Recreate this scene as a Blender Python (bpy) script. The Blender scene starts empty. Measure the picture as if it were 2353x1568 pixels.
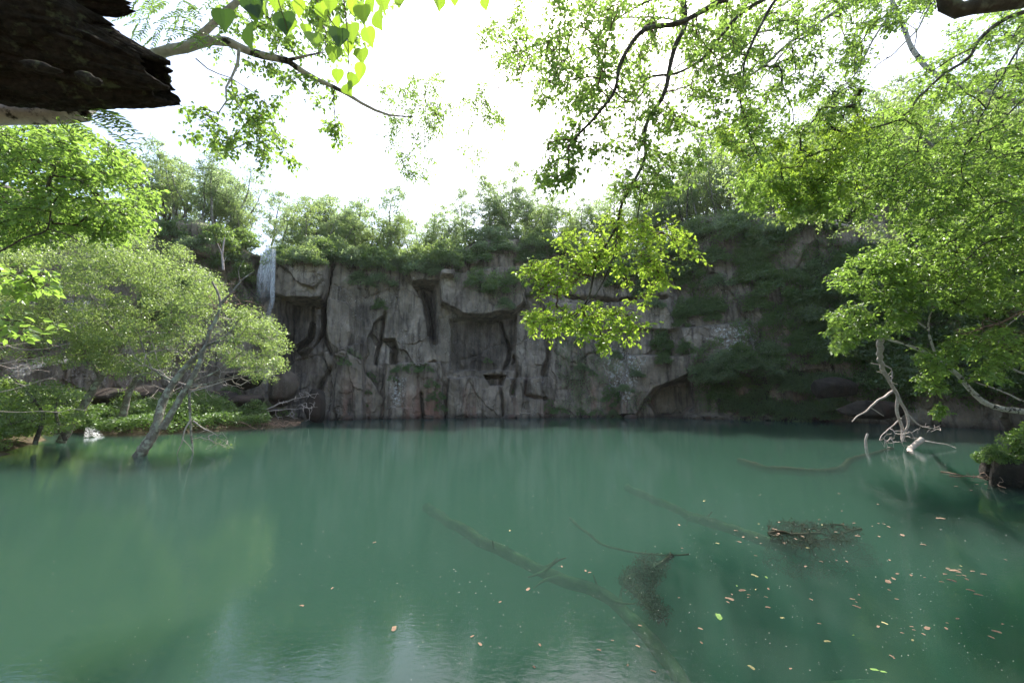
import bpy, math, random
import numpy as np
from mathutils import Vector, Matrix

# ------------------------------------------------------------------ camera, sky, sun, exposure
scene = bpy.context.scene
C = scene.collection
H = 2.2                      # eye height above the water
F, CX, CY = 914.0, 1176.0, 784.0
PITCH = math.atan2(907 - CY, F)
cam_d = bpy.data.cameras.new('camera'); cam = bpy.data.objects.new('camera', cam_d); C.objects.link(cam)
cam_d.sensor_width = 36; cam_d.lens = 36 * F / 2352; cam_d.clip_start = 0.05; cam_d.clip_end = 3000
cam.location = (0, 0, H); cam.rotation_euler = (math.pi / 2 + PITCH, 0, 0)
scene.camera = cam

SUN_EL, SUN_AZ = math.radians(56), math.radians(12)      # azimuth to the right of straight ahead
w = bpy.data.worlds.new('World'); scene.world = w; w.use_nodes = True
nt = w.node_tree; bg = nt.nodes['Background']
sky = nt.nodes.new('ShaderNodeTexSky'); sky.sky_type = 'NISHITA'; sky.sun_disc = False
sky.sun_elevation = SUN_EL; sky.sun_rotation = SUN_AZ
sky.air_density = 1.0; sky.dust_density = 3.0; sky.ozone_density = 1.0
nt.links.new(sky.outputs[0], bg.inputs[0]); bg.inputs[1].default_value = 0.15
sd = bpy.data.lights.new('sun', 'SUN'); sun = bpy.data.objects.new('sun', sd); C.objects.link(sun)
sd.energy = 4.0; sd.angle = math.radians(0.53); sd.color = (1, .95, .86)
_v = Vector((math.sin(SUN_AZ) * math.cos(SUN_EL), math.cos(SUN_AZ) * math.cos(SUN_EL), math.sin(SUN_EL)))
sun.rotation_euler = _v.to_track_quat('Z', 'Y').to_euler(); sun.location = (0, 0, 40)
scene.view_settings.view_transform = 'Standard'; scene.view_settings.look = 'None'
scene.view_settings.gamma = 1; scene.view_settings.exposure = 1.5
scene.cycles.max_bounces = 8; scene.cycles.transparent_max_bounces = 24; scene.cycles.diffuse_bounces = 3
scene.cycles.volume_bounces = 2; scene.cycles.use_denoising = True; scene.cycles.sample_clamp_indirect = 6

# ------------------------------------------------------------------ measuring helpers
FW = np.array([0, math.cos(PITCH), math.sin(PITCH)]); UP = np.array([0, -math.sin(PITCH), math.cos(PITCH)]); RT = np.array([1., 0, 0])
EYE = np.array([0, 0, H])
def ray(px, py): return RT * (px - CX) / F + UP * (CY - py) / F + FW
def P(px, py, Y):
    d = ray(px, py); return EYE + d * (Y / d[1])
def Wt(px, py, z=0.0):
    d = ray(px, py); return EYE + d * ((z - H) / d[2])
def project(V):
    R = V - EYE; zc = R @ FW
    zc = np.where(zc < .1, .1, zc)
    return CX + F * (R @ RT) / zc, CY - F * (R @ UP) / zc
def pl(pts, z=None): return [P(*p) for p in pts]
def inpoly(x, y, poly):
    r = np.zeros(np.shape(x), bool); n = len(poly); j = n - 1
    for i in range(n):
        xi, yi = poly[i]; xj, yj = poly[j]
        c = ((yi > y) != (yj > y)) & (x < (xj - xi) * (y - yi) / ((yj - yi) + 1e-12) + xi)
        r ^= c; j = i
    return r
def segdist(x, y, pts, closed=False):
    d = np.full(np.shape(x), 1e9); n = len(pts)
    for i in range(n if closed else n - 1):
        ax, ay = pts[i][:2]; bx, by = pts[(i + 1) % n][:2]
        ux, uy = bx - ax, by - ay; t = np.clip(((x - ax) * ux + (y - ay) * uy) / (ux * ux + uy * uy + 1e-9), 0, 1)
        d = np.minimum(d, np.hypot(x - ax - t * ux, y - ay - t * uy))
    return d
def sdf(x, y, poly):
    d = segdist(x, y, poly, True); return np.where(inpoly(x, y, poly), d, -d)
def sstep(a, b, x):
    t = np.clip((x - a) / (b - a), 0, 1); return t * t * (3 - 2 * t)
def _h(ix, iy, iz, seed):
    n = (ix * 374761393 + iy * 668265263 + iz * 2147483647 + seed * 974634777) & 0xffffffff
    n = ((n ^ (n >> 13)) * 1274126177) & 0xffffffff
    n = ((n ^ (n >> 16)) * 2246822519) & 0xffffffff
    return ((n ^ (n >> 15)) & 0xffffff) / float(0xffffff)
def vnoise(x, y, z=0, seed=0):
    x, y, z = np.broadcast_arrays(np.asarray(x, float), np.asarray(y, float), np.asarray(z, float))
    ix, iy, iz = [np.floor(a).astype(np.int64) for a in (x, y, z)]
    fx, fy, fz = x - ix, y - iy, z - iz
    fx, fy, fz = [a * a * (3 - 2 * a) for a in (fx, fy, fz)]
    r = 0
    for dx in (0, 1):
        for dy in (0, 1):
            for dz in (0, 1):
                r = r + _h(ix + dx, iy + dy, iz + dz, seed) * (fx if dx else 1 - fx) * (fy if dy else 1 - fy) * (fz if dz else 1 - fz)
    return r * 2 - 1
def fbm(x, y, z=0, seed=0, o=4):
    r = 0; a = 1; s = 0
    for k in range(o):
        r = r + a * vnoise(np.asarray(x) * 2**k, np.asarray(y) * 2**k, np.asarray(z) * 2**k, seed + k); s += a; a *= .5
    return r / s
def cells(x, y, seed, tilt):
    """random tilted facets: nearest cell gives offset plus slope; returns height and edge closeness"""
    ix, iy = np.floor(x).astype(np.int64), np.floor(y).astype(np.int64)
    b = np.full(x.shape, 1e9); b2 = np.full(x.shape, 1e9); hgt = np.zeros(x.shape)
    for dx in (-1, 0, 1):
        for dy in (-1, 0, 1):
            jx, jy = ix + dx, iy + dy
            cx = jx + .15 + .7 * _h(jx, jy, 0 * jx, seed); cy = jy + .15 + .7 * _h(jx, jy, 0 * jx + 1, seed)
            d = (x - cx)**2 + (y - cy)**2
            hh = (_h(jx, jy, 0 * jx + 2, seed) * 2 - 1) + tilt * ((_h(jx, jy, 0 * jx + 3, seed) * 2 - 1) * (x - cx) + (_h(jx, jy, 0 * jx + 4, seed) * 2 - 1) * (y - cy))
            m = d < b
            b2 = np.where(m, b, np.minimum(b2, d)); hgt = np.where(m, hh, hgt); b = np.where(m, d, b)
    return hgt, np.sqrt(b2) - np.sqrt(b)

# ------------------------------------------------------------------ object helpers
def tag(o, label=None, cat=None, group=None, kind=None):
    if label: o['label'] = label
    if cat: o['category'] = cat
    if group: o['group'] = group
    if kind: o['kind'] = kind
    return o
def empty(name, loc, label=None, cat=None, group=None):
    o = bpy.data.objects.new(name, None); o.location = tuple(loc); C.objects.link(o); o.empty_display_size = .2
    return tag(o, label, cat, group)
def link(name, me, parent=None):
    o = bpy.data.objects.new(name, me); C.objects.link(o)
    if parent is not None:
        o.parent = parent
        o.matrix_parent_inverse = Matrix.Translation(-parent.location)
    return o
def mesh(name, V, faces, mat, parent=None, smooth=True, attrs=None, pattr=None):
    """faces: int array (n,k) or list of such arrays"""
    V = np.asarray(V, np.float32).reshape(-1, 3)
    if isinstance(faces, np.ndarray): faces = [faces]
    faces = [f for f in faces if len(f)]
    me = bpy.data.meshes.new(name)
    me.vertices.add(len(V)); me.vertices.foreach_set('co', V.ravel())
    idx = np.concatenate([f.ravel() for f in faces]).astype(np.int32)
    cnt = np.concatenate([np.full(len(f), f.shape[1], np.int32) for f in faces])
    st = np.concatenate([[0], np.cumsum(cnt)[:-1]]).astype(np.int32)
    me.loops.add(len(idx)); me.loops.foreach_set('vertex_index', idx)
    me.polygons.add(len(cnt)); me.polygons.foreach_set('loop_start', st); me.polygons.foreach_set('loop_total', cnt)
    me.polygons.foreach_set('use_smooth', np.full(len(cnt), smooth))
    for k, a in (attrs or {}).items():
        at = me.attributes.new(k, 'FLOAT', 'FACE'); at.data.foreach_set('value', np.asarray(a, np.float32))
    for k, a in (pattr or {}).items():
        at = me.attributes.new(k, 'FLOAT', 'POINT'); at.data.foreach_set('value', np.asarray(a, np.float32).ravel())
    me.update(); me.validate()
    me.materials.append(mat)
    return link(name, me, parent)
def grid_faces(nu, nv, wrap=False):
    i = np.arange(nu if wrap else nu - 1)[:, None]; j = np.arange(nv - 1)[None, :]
    a = i * nv + j; b = ((i + 1) % nu) * nv + j
    return np.stack([a, b, b + 1, a + 1], -1).reshape(-1, 4)

# ------------------------------------------------------------------ materials
def newmat(name):
    m = bpy.data.materials.new(name); m.use_nodes = True; n = m.node_tree; n.nodes.clear()
    return m, n, n.nodes.new('ShaderNodeOutputMaterial')
def nd(n, t, ins=None, **kw):
    x = n.nodes.new(t)
    for k, v in kw.items(): setattr(x, k, v)
    for k, v in (ins or {}).items():
        if hasattr(v, 'links') or isinstance(v, bpy.types.NodeSocket): n.links.new(v, x.inputs[k])
        else: x.inputs[k].default_value = v
    return x
def ramp(n, fac, stops):
    r = n.nodes.new('ShaderNodeValToRGB'); e = r.color_ramp.elements
    while len(e) < len(stops): e.new(.5)
    for i, (p, c) in enumerate(stops): e[i].position = p; e[i].color = (*c, 1) if len(c) == 3 else c
    n.links.new(fac, r.inputs[0]); return r.outputs[0]
def mixc(n, f, a, b, bt='MIX'):
    x = n.nodes.new('ShaderNodeMix'); x.data_type = 'RGBA'; x.blend_type = bt
    for s, v in ((0, f), (6, a), (7, b)):
        if isinstance(v, bpy.types.NodeSocket): n.links.new(v, x.inputs[s])
        else: x.inputs[s].default_value = (*v, 1) if isinstance(v, tuple) else v
    return x.outputs[2]
def noise(n, scale, detail=4, vec=None, rough=.55, dist=0):
    x = nd(n, 'ShaderNodeTexNoise', {'Scale': scale, 'Detail': detail, 'Roughness': rough, 'Distortion': dist})
    if vec is not None: n.links.new(vec, x.inputs['Vector'])
    return x.outputs['Fac']
def mapping(n, scale, src='Object'):
    t = n.nodes.new('ShaderNodeTexCoord'); m = nd(n, 'ShaderNodeMapping', {'Scale': scale})
    n.links.new(t.outputs[src], m.inputs['Vector']); return m.outputs[0]

def leaf_mat(name, ca, cb, tr, gloss=.06, trf=.5):
    m, n, out = newmat(name)
    a = nd(n, 'ShaderNodeAttribute', attribute_name='rnd').outputs['Fac']
    info = n.nodes.new('ShaderNodeObjectInfo').outputs['Random']
    c = ramp(n, a, [(0, ca), (.55, tuple((x + y) / 2 for x, y in zip(ca, cb))), (.93, cb), (1, (.16, .14, .04))])
    c = mixc(n, nd(n, 'ShaderNodeMath', {0: info, 1: .5}, operation='MULTIPLY').outputs[0], c, tuple(x * .72 for x in ca))
    t = mixc(n, a, tuple(x * .75 for x in tr), tr)
    d = nd(n, 'ShaderNodeBsdfDiffuse', {'Color': c}); b = nd(n, 'ShaderNodeBsdfTranslucent', {'Color': t})
    g = nd(n, 'ShaderNodeBsdfGlossy', {'Roughness': .38, 'Color': (.9, .95, .9, 1)})
    s1 = nd(n, 'ShaderNodeMixShader', {0: trf, 1: d.outputs[0], 2: b.outputs[0]})
    s2 = nd(n, 'ShaderNodeMixShader', {0: gloss, 1: s1.outputs[0], 2: g.outputs[0]})
    n.links.new(s2.outputs[0], out.inputs[0]); return m
LEAF_NEAR = leaf_mat('leaf_canopy', (.05, .12, .018), (.10, .19, .03), (.36, .57, .09), .07, .6)
LEAF_LIME = leaf_mat('leaf_lime', (.13, .23, .02), (.20, .31, .03), (.46, .67, .07), .06, .6)
LEAF_DARK = leaf_mat('leaf_dark', (.07, .125, .035), (.12, .19, .055), (.28, .43, .08), .05, .5)
LEAF_PALE = leaf_mat('leaf_willow', (.09, .15, .04), (.15, .22, .06), (.36, .50, .12), .06, .55)
LEAF_FAR = leaf_mat('leaf_clifftop', (.09, .14, .06), (.14, .19, .085), (.42, .57, .22), .05, .58)
LEAF_HERB = leaf_mat('leaf_herb', (.065, .135, .03), (.11, .20, .045), (.22, .38, .07), .05, .5)
LEAF_BIG = leaf_mat('leaf_linden', (.06, .14, .015), (.10, .19, .025), (.34, .54, .04), .05, .62)

LEAF_SHADE = leaf_mat('leaf_linden_shaded', (.03, .07, .012), (.04, .09, .015), (.07, .15, .015), .06, .5)  # shaded copy of the linden leaf, its shade put into the colour
def bark_mat(name, ca, cb, spot=None, scale=12, bump=.5, sp=(.52, .6)):
    m, n, out = newmat(name)
    v = mapping(n, (1, 1, 1)); f = noise(n, scale, 6, v, .65); c = ramp(n, f, [(.3, ca), (.7, cb)])
    if spot: c = mixc(n, ramp(n, noise(n, scale * .45, 5, v, .6), [(sp[0], (0, 0, 0)), (sp[1], (1, 1, 1))]), c, spot)
    b = nd(n, 'ShaderNodeBump', {'Strength': bump, 'Distance': .03, 'Height': noise(n, scale * 2.2, 6, v, .7)})
    p = nd(n, 'ShaderNodeBsdfPrincipled', {'Base Color': c, 'Roughness': .9, 'Specular IOR Level': .2, 'Normal': b.outputs[0]})
    n.links.new(p.outputs[0], out.inputs[0]); return m
BARK = bark_mat('bark_dark', (.035, .03, .025), (.10, .085, .07), (.14, .15, .11), 10)
BARK_PALE = bark_mat('bark_pale', (.34, .31, .28), (.62, .58, .53), (.05, .045, .04), 14, .4, (.54, .60))
BARK_GREY = bark_mat('bark_grey', (.09, .08, .065), (.24, .22, .18), (.30, .32, .25), 9)
BARK_RED = bark_mat('bark_twig', (.10, .06, .045), (.20, .13, .10), None, 10)
DEADWOOD = bark_mat('dead_wood', (.28, .23, .20), (.52, .46, .42), None, 8, .3)
DEADBROWN = bark_mat('dead_brown', (.16, .10, .075), (.32, .23, .18), None, 8, .3)
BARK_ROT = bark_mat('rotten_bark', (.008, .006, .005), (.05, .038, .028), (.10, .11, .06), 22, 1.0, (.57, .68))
LICHEN = bark_mat('lichen_bark', (.10, .12, .09), (.26, .31, .26), (.03, .03, .025), 26, .6, (.55, .62))
SILT = bark_mat('silt_log', (.022, .022, .010), (.085, .08, .035), (.012, .012, .006), 6, .9)
BRUSH = bark_mat('wet_brush', (.025, .022, .012), (.06, .05, .03), None, 6, .3)

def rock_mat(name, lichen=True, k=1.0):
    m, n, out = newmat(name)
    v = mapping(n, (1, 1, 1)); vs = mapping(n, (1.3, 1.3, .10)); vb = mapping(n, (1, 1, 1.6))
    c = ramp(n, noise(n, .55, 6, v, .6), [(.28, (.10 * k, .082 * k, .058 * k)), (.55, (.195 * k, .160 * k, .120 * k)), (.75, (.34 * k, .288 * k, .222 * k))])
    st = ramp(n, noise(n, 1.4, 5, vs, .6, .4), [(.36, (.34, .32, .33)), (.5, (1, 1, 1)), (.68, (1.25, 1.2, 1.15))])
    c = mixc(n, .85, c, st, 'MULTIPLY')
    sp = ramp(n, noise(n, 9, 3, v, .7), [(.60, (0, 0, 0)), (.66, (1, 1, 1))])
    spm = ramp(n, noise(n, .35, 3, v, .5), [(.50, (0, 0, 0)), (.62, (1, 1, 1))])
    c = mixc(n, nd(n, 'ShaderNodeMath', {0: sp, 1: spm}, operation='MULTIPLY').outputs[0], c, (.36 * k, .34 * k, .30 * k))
    geo = n.nodes.new('ShaderNodeNewGeometry'); sx = nd(n, 'ShaderNodeSeparateXYZ', {0: geo.outputs['Position']})
    # iron stains low on the face, moss in patches
    low = nd(n, 'ShaderNodeMapRange', {'Value': sx.outputs[2], 'From Min': 4.5, 'From Max': .4, 'To Min': 0, 'To Max': 1}).outputs[0]
    ir = ramp(n, noise(n, .45, 4, vs, .5), [(.52, (0, 0, 0)), (.66, (1, 1, 1))])
    c = mixc(n, nd(n, 'ShaderNodeMath', {0: ir, 1: low}, operation='MULTIPLY').outputs[0], c, (.21 * k, .115 * k, .08 * k))
    att = nd(n, 'ShaderNodeAttribute', attribute_name='moss').outputs['Fac']
    mf = nd(n, 'ShaderNodeMath', {0: noise(n, 1.1, 6, v, .7), 1: att}, operation='ADD').outputs[0]
    c = mixc(n, ramp(n, mf, [(.66, (0, 0, 0)), (.82, (.85, .85, .85))]), c, (.05, .065, .028))
    dark_amt = nd(n, 'ShaderNodeAttribute', attribute_name='dark_streaks').outputs['Fac']  # outlined patches where the rock colour is multiplied down in streaks
    dark_fac = nd(n, 'ShaderNodeMath', {0: ramp(n, noise(n, 2.2, 5, vs, .65, .3), [(.30, (.35, .35, .35)), (.62, (1, 1, 1))]), 1: dark_amt}, operation='MULTIPLY').outputs[0]
    c = mixc(n, dark_fac, c, mixc(n, 1.0, c, (.30, .29, .31), 'MULTIPLY'))
    lcn = nd(n, 'ShaderNodeAttribute', attribute_name='lichen').outputs['Fac']
    c = mixc(n, nd(n, 'ShaderNodeMath', {0: ramp(n, noise(n, 5, 4, v, .7), [(.52, (0, 0, 0)), (.58, (1, 1, 1))]), 1: lcn}, operation='MULTIPLY').outputs[0], c, (.40 * k, .39 * k, .36 * k))
    wet = nd(n, 'ShaderNodeMapRange', {'Value': sx.outputs[2], 'From Min': .05, 'From Max': .5, 'To Min': .45, 'To Max': 1}).outputs[0]
    c = mixc(n, 1.0, c, nd(n, 'ShaderNodeCombineXYZ', {0: wet, 1: wet, 2: wet}).outputs[0], 'MULTIPLY')
    h = nd(n, 'ShaderNodeMath', {0: noise(n, 3, 8, vb, .7), 1: noise(n, 14, 4, v, .6)}, operation='ADD').outputs[0]
    b = nd(n, 'ShaderNodeBump', {'Strength': .55, 'Distance': .12, 'Height': h})
    p = nd(n, 'ShaderNodeBsdfPrincipled', {'Base Color': c, 'Roughness': .82, 'Specular IOR Level': .35, 'Normal': b.outputs[0]})
    n.links.new(p.outputs[0], out.inputs[0]); return m
ROCK = rock_mat('cliff_rock', k=1.38); BOULDER = rock_mat('shaded_boulder_rock', k=.2)  # boulder colour lowered to stand in for the shade under the trees

def ground_mat():
    m, n, out = newmat('bank_soil')
    v = mapping(n, (1, 1, 1))
    geo = n.nodes.new('ShaderNodeNewGeometry'); z = nd(n, 'ShaderNodeSeparateXYZ', {0: geo.outputs['Position']}).outputs[2]
    soil = ramp(n, noise(n, 1.6, 6, v, .65), [(.3, (.05, .04, .028)), (.55, (.10, .075, .05)), (.75, (.06, .08, .03))])
    bed = ramp(n, noise(n, .8, 5, v, .6), [(.3, (.08, .07, .035)), (.55, (.16, .14, .07)), (.8, (.24, .20, .11))])
    f = nd(n, 'ShaderNodeMapRange', {'Value': z, 'From Min': -.12, 'From Max': .03}).outputs[0]
    c = mixc(n, f, bed, soil)
    b = nd(n, 'ShaderNodeBump', {'Strength': .7, 'Distance': .08, 'Height': noise(n, 7, 7, v, .7)})
    p = nd(n, 'ShaderNodeBsdfPrincipled', {'Base Color': c, 'Roughness': .95, 'Specular IOR Level': .15, 'Normal': b.outputs[0]})
    n.links.new(p.outputs[0], out.inputs[0]); return m
GROUND = ground_mat()

def water_mat():
    m, n, out = newmat('lake_water')
    v1 = mapping(n, (1.0, 1.6, 1)); v2 = mapping(n, (.5, .9, 1))
    n1 = noise(n, 11.0, 3, v1, .6, .3); n2 = noise(n, 1.1, 2, v2, .5, .4)
    h = nd(n, 'ShaderNodeMath', {0: nd(n, 'ShaderNodeMath', {0: n1, 1: .5}, operation='MULTIPLY').outputs[0], 1: n2}, operation='ADD').outputs[0]
    b = nd(n, 'ShaderNodeBump', {'Strength': .065, 'Distance': .05, 'Height': h})
    t = nd(n, 'ShaderNodeBsdfTransparent', {'Color': (1, 1, 1, 1)})
    g = nd(n, 'ShaderNodeBsdfGlossy', {'Roughness': .012, 'Color': (.95, .97, 1, 1), 'Normal': b.outputs[0]})
    fr = nd(n, 'ShaderNodeFresnel', {'IOR': 1.33, 'Normal': b.outputs[0]}).outputs[0]
    fr = nd(n, 'ShaderNodeMath', {0: fr, 1: .62}, operation='MINIMUM').outputs[0]
    s2 = nd(n, 'ShaderNodeMixShader', {0: fr, 1: t.outputs[0], 2: g.outputs[0]})
    n.links.new(s2.outputs[0], out.inputs[0])
    vs = nd(n, 'ShaderNodeVolumeScatter', {'Color': (.125, .152, .140, 1), 'Density': WD, 'Anisotropy': 0.0})
    va = nd(n, 'ShaderNodeVolumeAbsorption', {'Color': (.0, .52, .385, 1), 'Density': WD * 1.25})
    ad = nd(n, 'ShaderNodeAddShader', {0: vs.outputs[0], 1: va.outputs[0]}); n.links.new(ad.outputs[0], out.inputs[1]); return m
WD = 1.35
WATER = water_mat()
def fall_mat(name, lo, hi, sc=(7, 7, .4)):
    m, n, out = newmat(name)
    f = noise(n, 1.6, 6, mapping(n, sc), .7)
    e = nd(n, 'ShaderNodeAttribute', attribute_name='edge').outputs['Fac']
    a = nd(n, 'ShaderNodeMath', {0: ramp(n, f, [(lo, (0, 0, 0)), (hi, (1, 1, 1))]), 1: e}, operation='MULTIPLY').outputs[0]
    d = nd(n, 'ShaderNodeBsdfDiffuse', {'Color': (.90, .92, .93, 1)}); tl = nd(n, 'ShaderNodeBsdfTranslucent', {'Color': (.8, .84, .88, 1)})
    s = nd(n, 'ShaderNodeMixShader', {0: .5, 1: d.outputs[0], 2: tl.outputs[0]})
    t = n.nodes.new('ShaderNodeBsdfTransparent')
    s2 = nd(n, 'ShaderNodeMixShader', {0: a, 1: t.outputs[0], 2: s.outputs[0]})
    n.links.new(s2.outputs[0], out.inputs[0]); return m
FALL = fall_mat('falling_water', .38, .56); FALL_THIN = fall_mat('thin_falling_water', .46, .8)
def plain(name, c, rough=.8, var=.3, scale=30):
    m, n, out = newmat(name)
    cc = mixc(n, noise(n, scale, 3, mapping(n, (1, 1, 1))), tuple(x * (1 - var) for x in c), tuple(min(1, x * (1 + var)) for x in c))
    p = nd(n, 'ShaderNodeBsdfPrincipled', {'Base Color': cc, 'Roughness': rough})
    n.links.new(p.outputs[0], out.inputs[0]); return m
FUNGUS = plain('fungus', (.022, .019, .012), .9, .5, 60); DRYLEAF = plain('dry_leaf', (.15, .09, .055), .8, .5, 3); YELLEAF = plain('yellow_leaf', (.26, .24, .10))
FOAM = plain('pollen', (.62, .64, .58)); GREENLEAF = plain('fallen_green_leaf', (.10, .20, .03))

# ------------------------------------------------------------------ cliff curve
CL_PX = [(-900, 12, 430), (-400, 20, 410), (0, 27, 430), (200, 31, 470), (340, 34, 500), (430, 35, 498), (480, 36, 530), (540, 37, 572), (590, 37.3, 578), (615, 37.3, 568), (640, 37, 572), (720, 37.5, 572),
         (820, 39, 582), (900, 40, 590), (1000, 41, 588), (1060, 41.5, 560), (1100, 42, 545), (1200, 42, 540), (1280, 42, 546), (1340, 42, 575), (1450, 41, 585), (1530, 40, 560), (1600, 39, 500), (1750, 36.5, 482),
         (1900, 34, 470), (2100, 30, 445), (2352, 25.5, 430), (2800, 17, 420), (3600, 9, 380)]
CLX = np.array([(p[0] - CX) / F * p[1] for p in CL_PX]); CLY = np.array([p[1] for p in CL_PX], float)
CLZ = np.array([P(p[0], p[2], p[1])[2] for p in CL_PX])
CLZ[0] = CLZ[1]; CLZ[-1] = CLZ[-2]
CLS = np.concatenate([[0], np.cumsum(np.hypot(np.diff(CLX), np.diff(CLY)))])
nS = int(CLS[-1] / .10)
S = np.linspace(0, CLS[-1], nS)
def smooth1(a, k):
    ker = np.hanning(2 * k + 3)[1:-1]; ker /= ker.sum(); return np.convolve(np.pad(a, k, 'edge'), ker, 'valid')
BX, BY = smooth1(np.interp(S, CLS, CLX), 22), smooth1(np.interp(S, CLS, CLY), 22)
BZ = smooth1(np.interp(S, CLS, CLZ), 8) + .35 * fbm(S / 1.7, S * 0, seed=3) + .35 * vnoise(S / 5, S * 0, seed=4)
TX, TY = np.gradient(BX), np.gradient(BY); L = np.hypot(TX, TY); NX, NY = TY / L, -TX / L      # towards the lake
NX, NY = smooth1(NX, 30), smooth1(NY, 30); L = np.hypot(NX, NY); NX /= L; NY /= L
nV = 190
vv = np.linspace(0, 1, nV)
Z = -1.5 + (BZ[:, None] + 1.5) * vv[None, :]
SG = np.repeat(S[:, None], nV, 1)
base = np.stack([np.repeat(BX[:, None], nV, 1), np.repeat(BY[:, None], nV, 1), Z], -1)
qx, qy = project(base.reshape(-1, 3)); qx = qx.reshape(nS, nV); qy = qy.reshape(nS, nV)
wx = SG + 1.1 * fbm(SG / 3.5, Z / 5, seed=11); wz = Z + 1.5 * fbm(SG / 4 + 50, Z / 5, seed=12)
c1, e1 = cells(wx / 4.2 + wz * .06, wz / 6.8, 21, .9)
c2, e2 = cells(wx / 1.5 + 9 + wz * .1, wz / 2.6, 22, 1.2)
D = .8 * fbm(SG / 9, Z / 14, seed=5) + .34 * c1 + .12 * c2
D += .35 * (1 - np.abs(fbm(SG / 1.9, Z / 8, seed=6)) * 2) - .2
c3, e3 = cells(wx / .62 + wz * .3, wz / .95, 23, 1.4); D = D + .06 * c3
D -= .16 * np.exp(-(e1 / .035)**2) * sstep(-.1, .3, fbm(SG / 5, Z / 5, seed=60)) + .05 * np.exp(-(e2 / .06)**2) * sstep(0, .3, fbm(SG / 3, Z / 3, seed=61))
D += .10 * fbm(SG / .5, Z / .9, seed=7) + .05 * fbm(SG / .18, Z / .25, seed=8)
wqx = qx + 5 * fbm(SG / 1.5, Z / 1.5, seed=31); wqy = qy + 5 * fbm(SG / 1.5 + 7, Z / 1.5, seed=32)
def feat(poly, amp, soft=5):
    global D
    D = D + 1.35 * amp * sstep(-soft * .6, soft * .6, sdf(wqx, wqy, poly))
def crack(pts, amp, wd):
    global D
    D = D - 1.4 * amp * np.exp(-(segdist(wqx, wqy, pts) / (wd * .8))**2)
# brows, hollows and slabs read from the photograph
feat([(632, 606), (762, 614), (757, 650), (746, 692), (700, 692), (632, 682)], 1.0, 3)
feat([(655, 692), (752, 695), (748, 760), (722, 800), (690, 815), (668, 850), (655, 790)], -1.5, 5)
feat([(700, 733), (716, 738), (704, 775), (676, 806), (680, 770)], 1.3, 3)
feat([(728, 712), (744, 708), (740, 762), (716, 812), (700, 818), (724, 765)], 1.4, 3)
crack([(764, 612), (757, 650), (748, 690), (746, 770), (762, 812)], 1.0, 5)
feat([(752, 690), (800, 700), (806, 760), (796, 832), (762, 812), (750, 760)], .5, 4)
feat([(885, 725), (858, 745), (850, 772), (864, 795), (876, 782)], -.9, 3)
feat([(876, 780), (906, 782), (916, 812), (912, 838), (898, 840), (903, 808), (886, 790)], -1.3, 3)
crack([(886, 722), (876, 783), (862, 838)], .8, 4)
feat([(948, 650), (1000, 658), (1004, 720), (998, 772), (984, 772), (972, 690)], -1.2, 5)
crack([(975, 652), (992, 720), (997, 790)], .9, 6)
feat([(930, 600), (1040, 600), (1040, 652), (945, 648)], .9, 4)
feat([(1010, 640), (1200, 620), (1205, 700), (1180, 722), (1130, 738), (1060, 730), (1014, 702)], 1.5, 4)
feat([(1035, 735), (1185, 725), (1180, 850), (1040, 852)], -.7, 5)
feat([(888, 838), (1012, 834), (1020, 965), (880, 965)], 1.1, 4)
feat([(780, 806), (832, 792), (840, 965), (760, 965)], .9, 5)
feat([(1030, 868), (1240, 868), (1250, 970), (1020, 970)], .9, 4)
feat([(1112, 860), (1164, 862), (1156, 886), (1122, 884)], -1.6, 3)
feat([(1492, 922), (1520, 892), (1582, 864), (1592, 932), (1566, 954), (1510, 954)], -1.9, 8)
feat([(1440, 820), (1600, 820), (1590, 868), (1500, 895), (1460, 950), (1420, 950)], .9, 6)
crack([(1252, 755), (1262, 800), (1250, 860)], 1.1, 6); crack([(1180, 820), (1190, 860), (1178, 905)], .9, 5)
crack([(1150, 740), (1172, 800), (1150, 880), (1156, 950)], .6, 4)
crack([(1210, 870), (1205, 905), (1250, 915)], .7, 4); crack([(760, 845), (735, 900), (740, 960)], .5, 6)
crack([(968, 905), (975, 960)], .8, 4); crack([(1300, 680), (1420, 690), (1530, 684)], .8, 5); crack([(640, 606), (700, 600), (770, 610)], .5, 4)
feat([(575, 585), (634, 585), (632, 690), (590, 700), (560, 650)], -1.5, 6)
feat([(1270, 700), (1520, 690), (1560, 760), (1280, 760)], .5, 5)
feat([(1560, 760), (1720, 740), (1740, 860), (1600, 860)], .8, 8); feat([(1590, 860), (1900, 850), (1900, 950), (1600, 950)], -.5, 8)
feat([(400, 500), (480, 500), (520, 600), (430, 590)], .8, 5)
# batter, brow rounding
D = D + (1 - vv[None, :]) * .9 - 1.2 * sstep(.955, 1.0, vv)[None, :]
CV = base.copy(); CV[..., 0] += NX[:, None] * D; CV[..., 1] += NY[:, None] * D
moss = .10 * sstep(.55, .95, vv)[None, :] + .06 * sstep(1300, 1700, qx) - .10 + .09 * fbm(SG / 6, Z / 6, seed=40)
def msk(polys, soft): return np.maximum.reduce([sstep(-soft, soft, sdf(wqx, wqy, p)) for p in polys])
dark_streaks = msk([[(590, 590), (632, 590), (640, 700), (590, 700)], [(640, 692), (752, 694), (742, 900), (735, 965), (690, 965), (640, 860)], [(1040, 738), (1188, 728), (1182, 845), (1045, 850)], [(962, 650), (1002, 655), (1006, 785), (984, 785)], [(820, 700), (850, 700), (850, 800), (825, 800)]], 9)  # rock colour goes darker, in streaks, inside these outlines
lich = msk([[(896, 872), (930, 868), (925, 925), (905, 930)], [(1380, 790), (1480, 830), (1440, 930), (1400, 900)], [(1640, 760), (1740, 750), (1740, 830), (1660, 830)]], 10)
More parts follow.
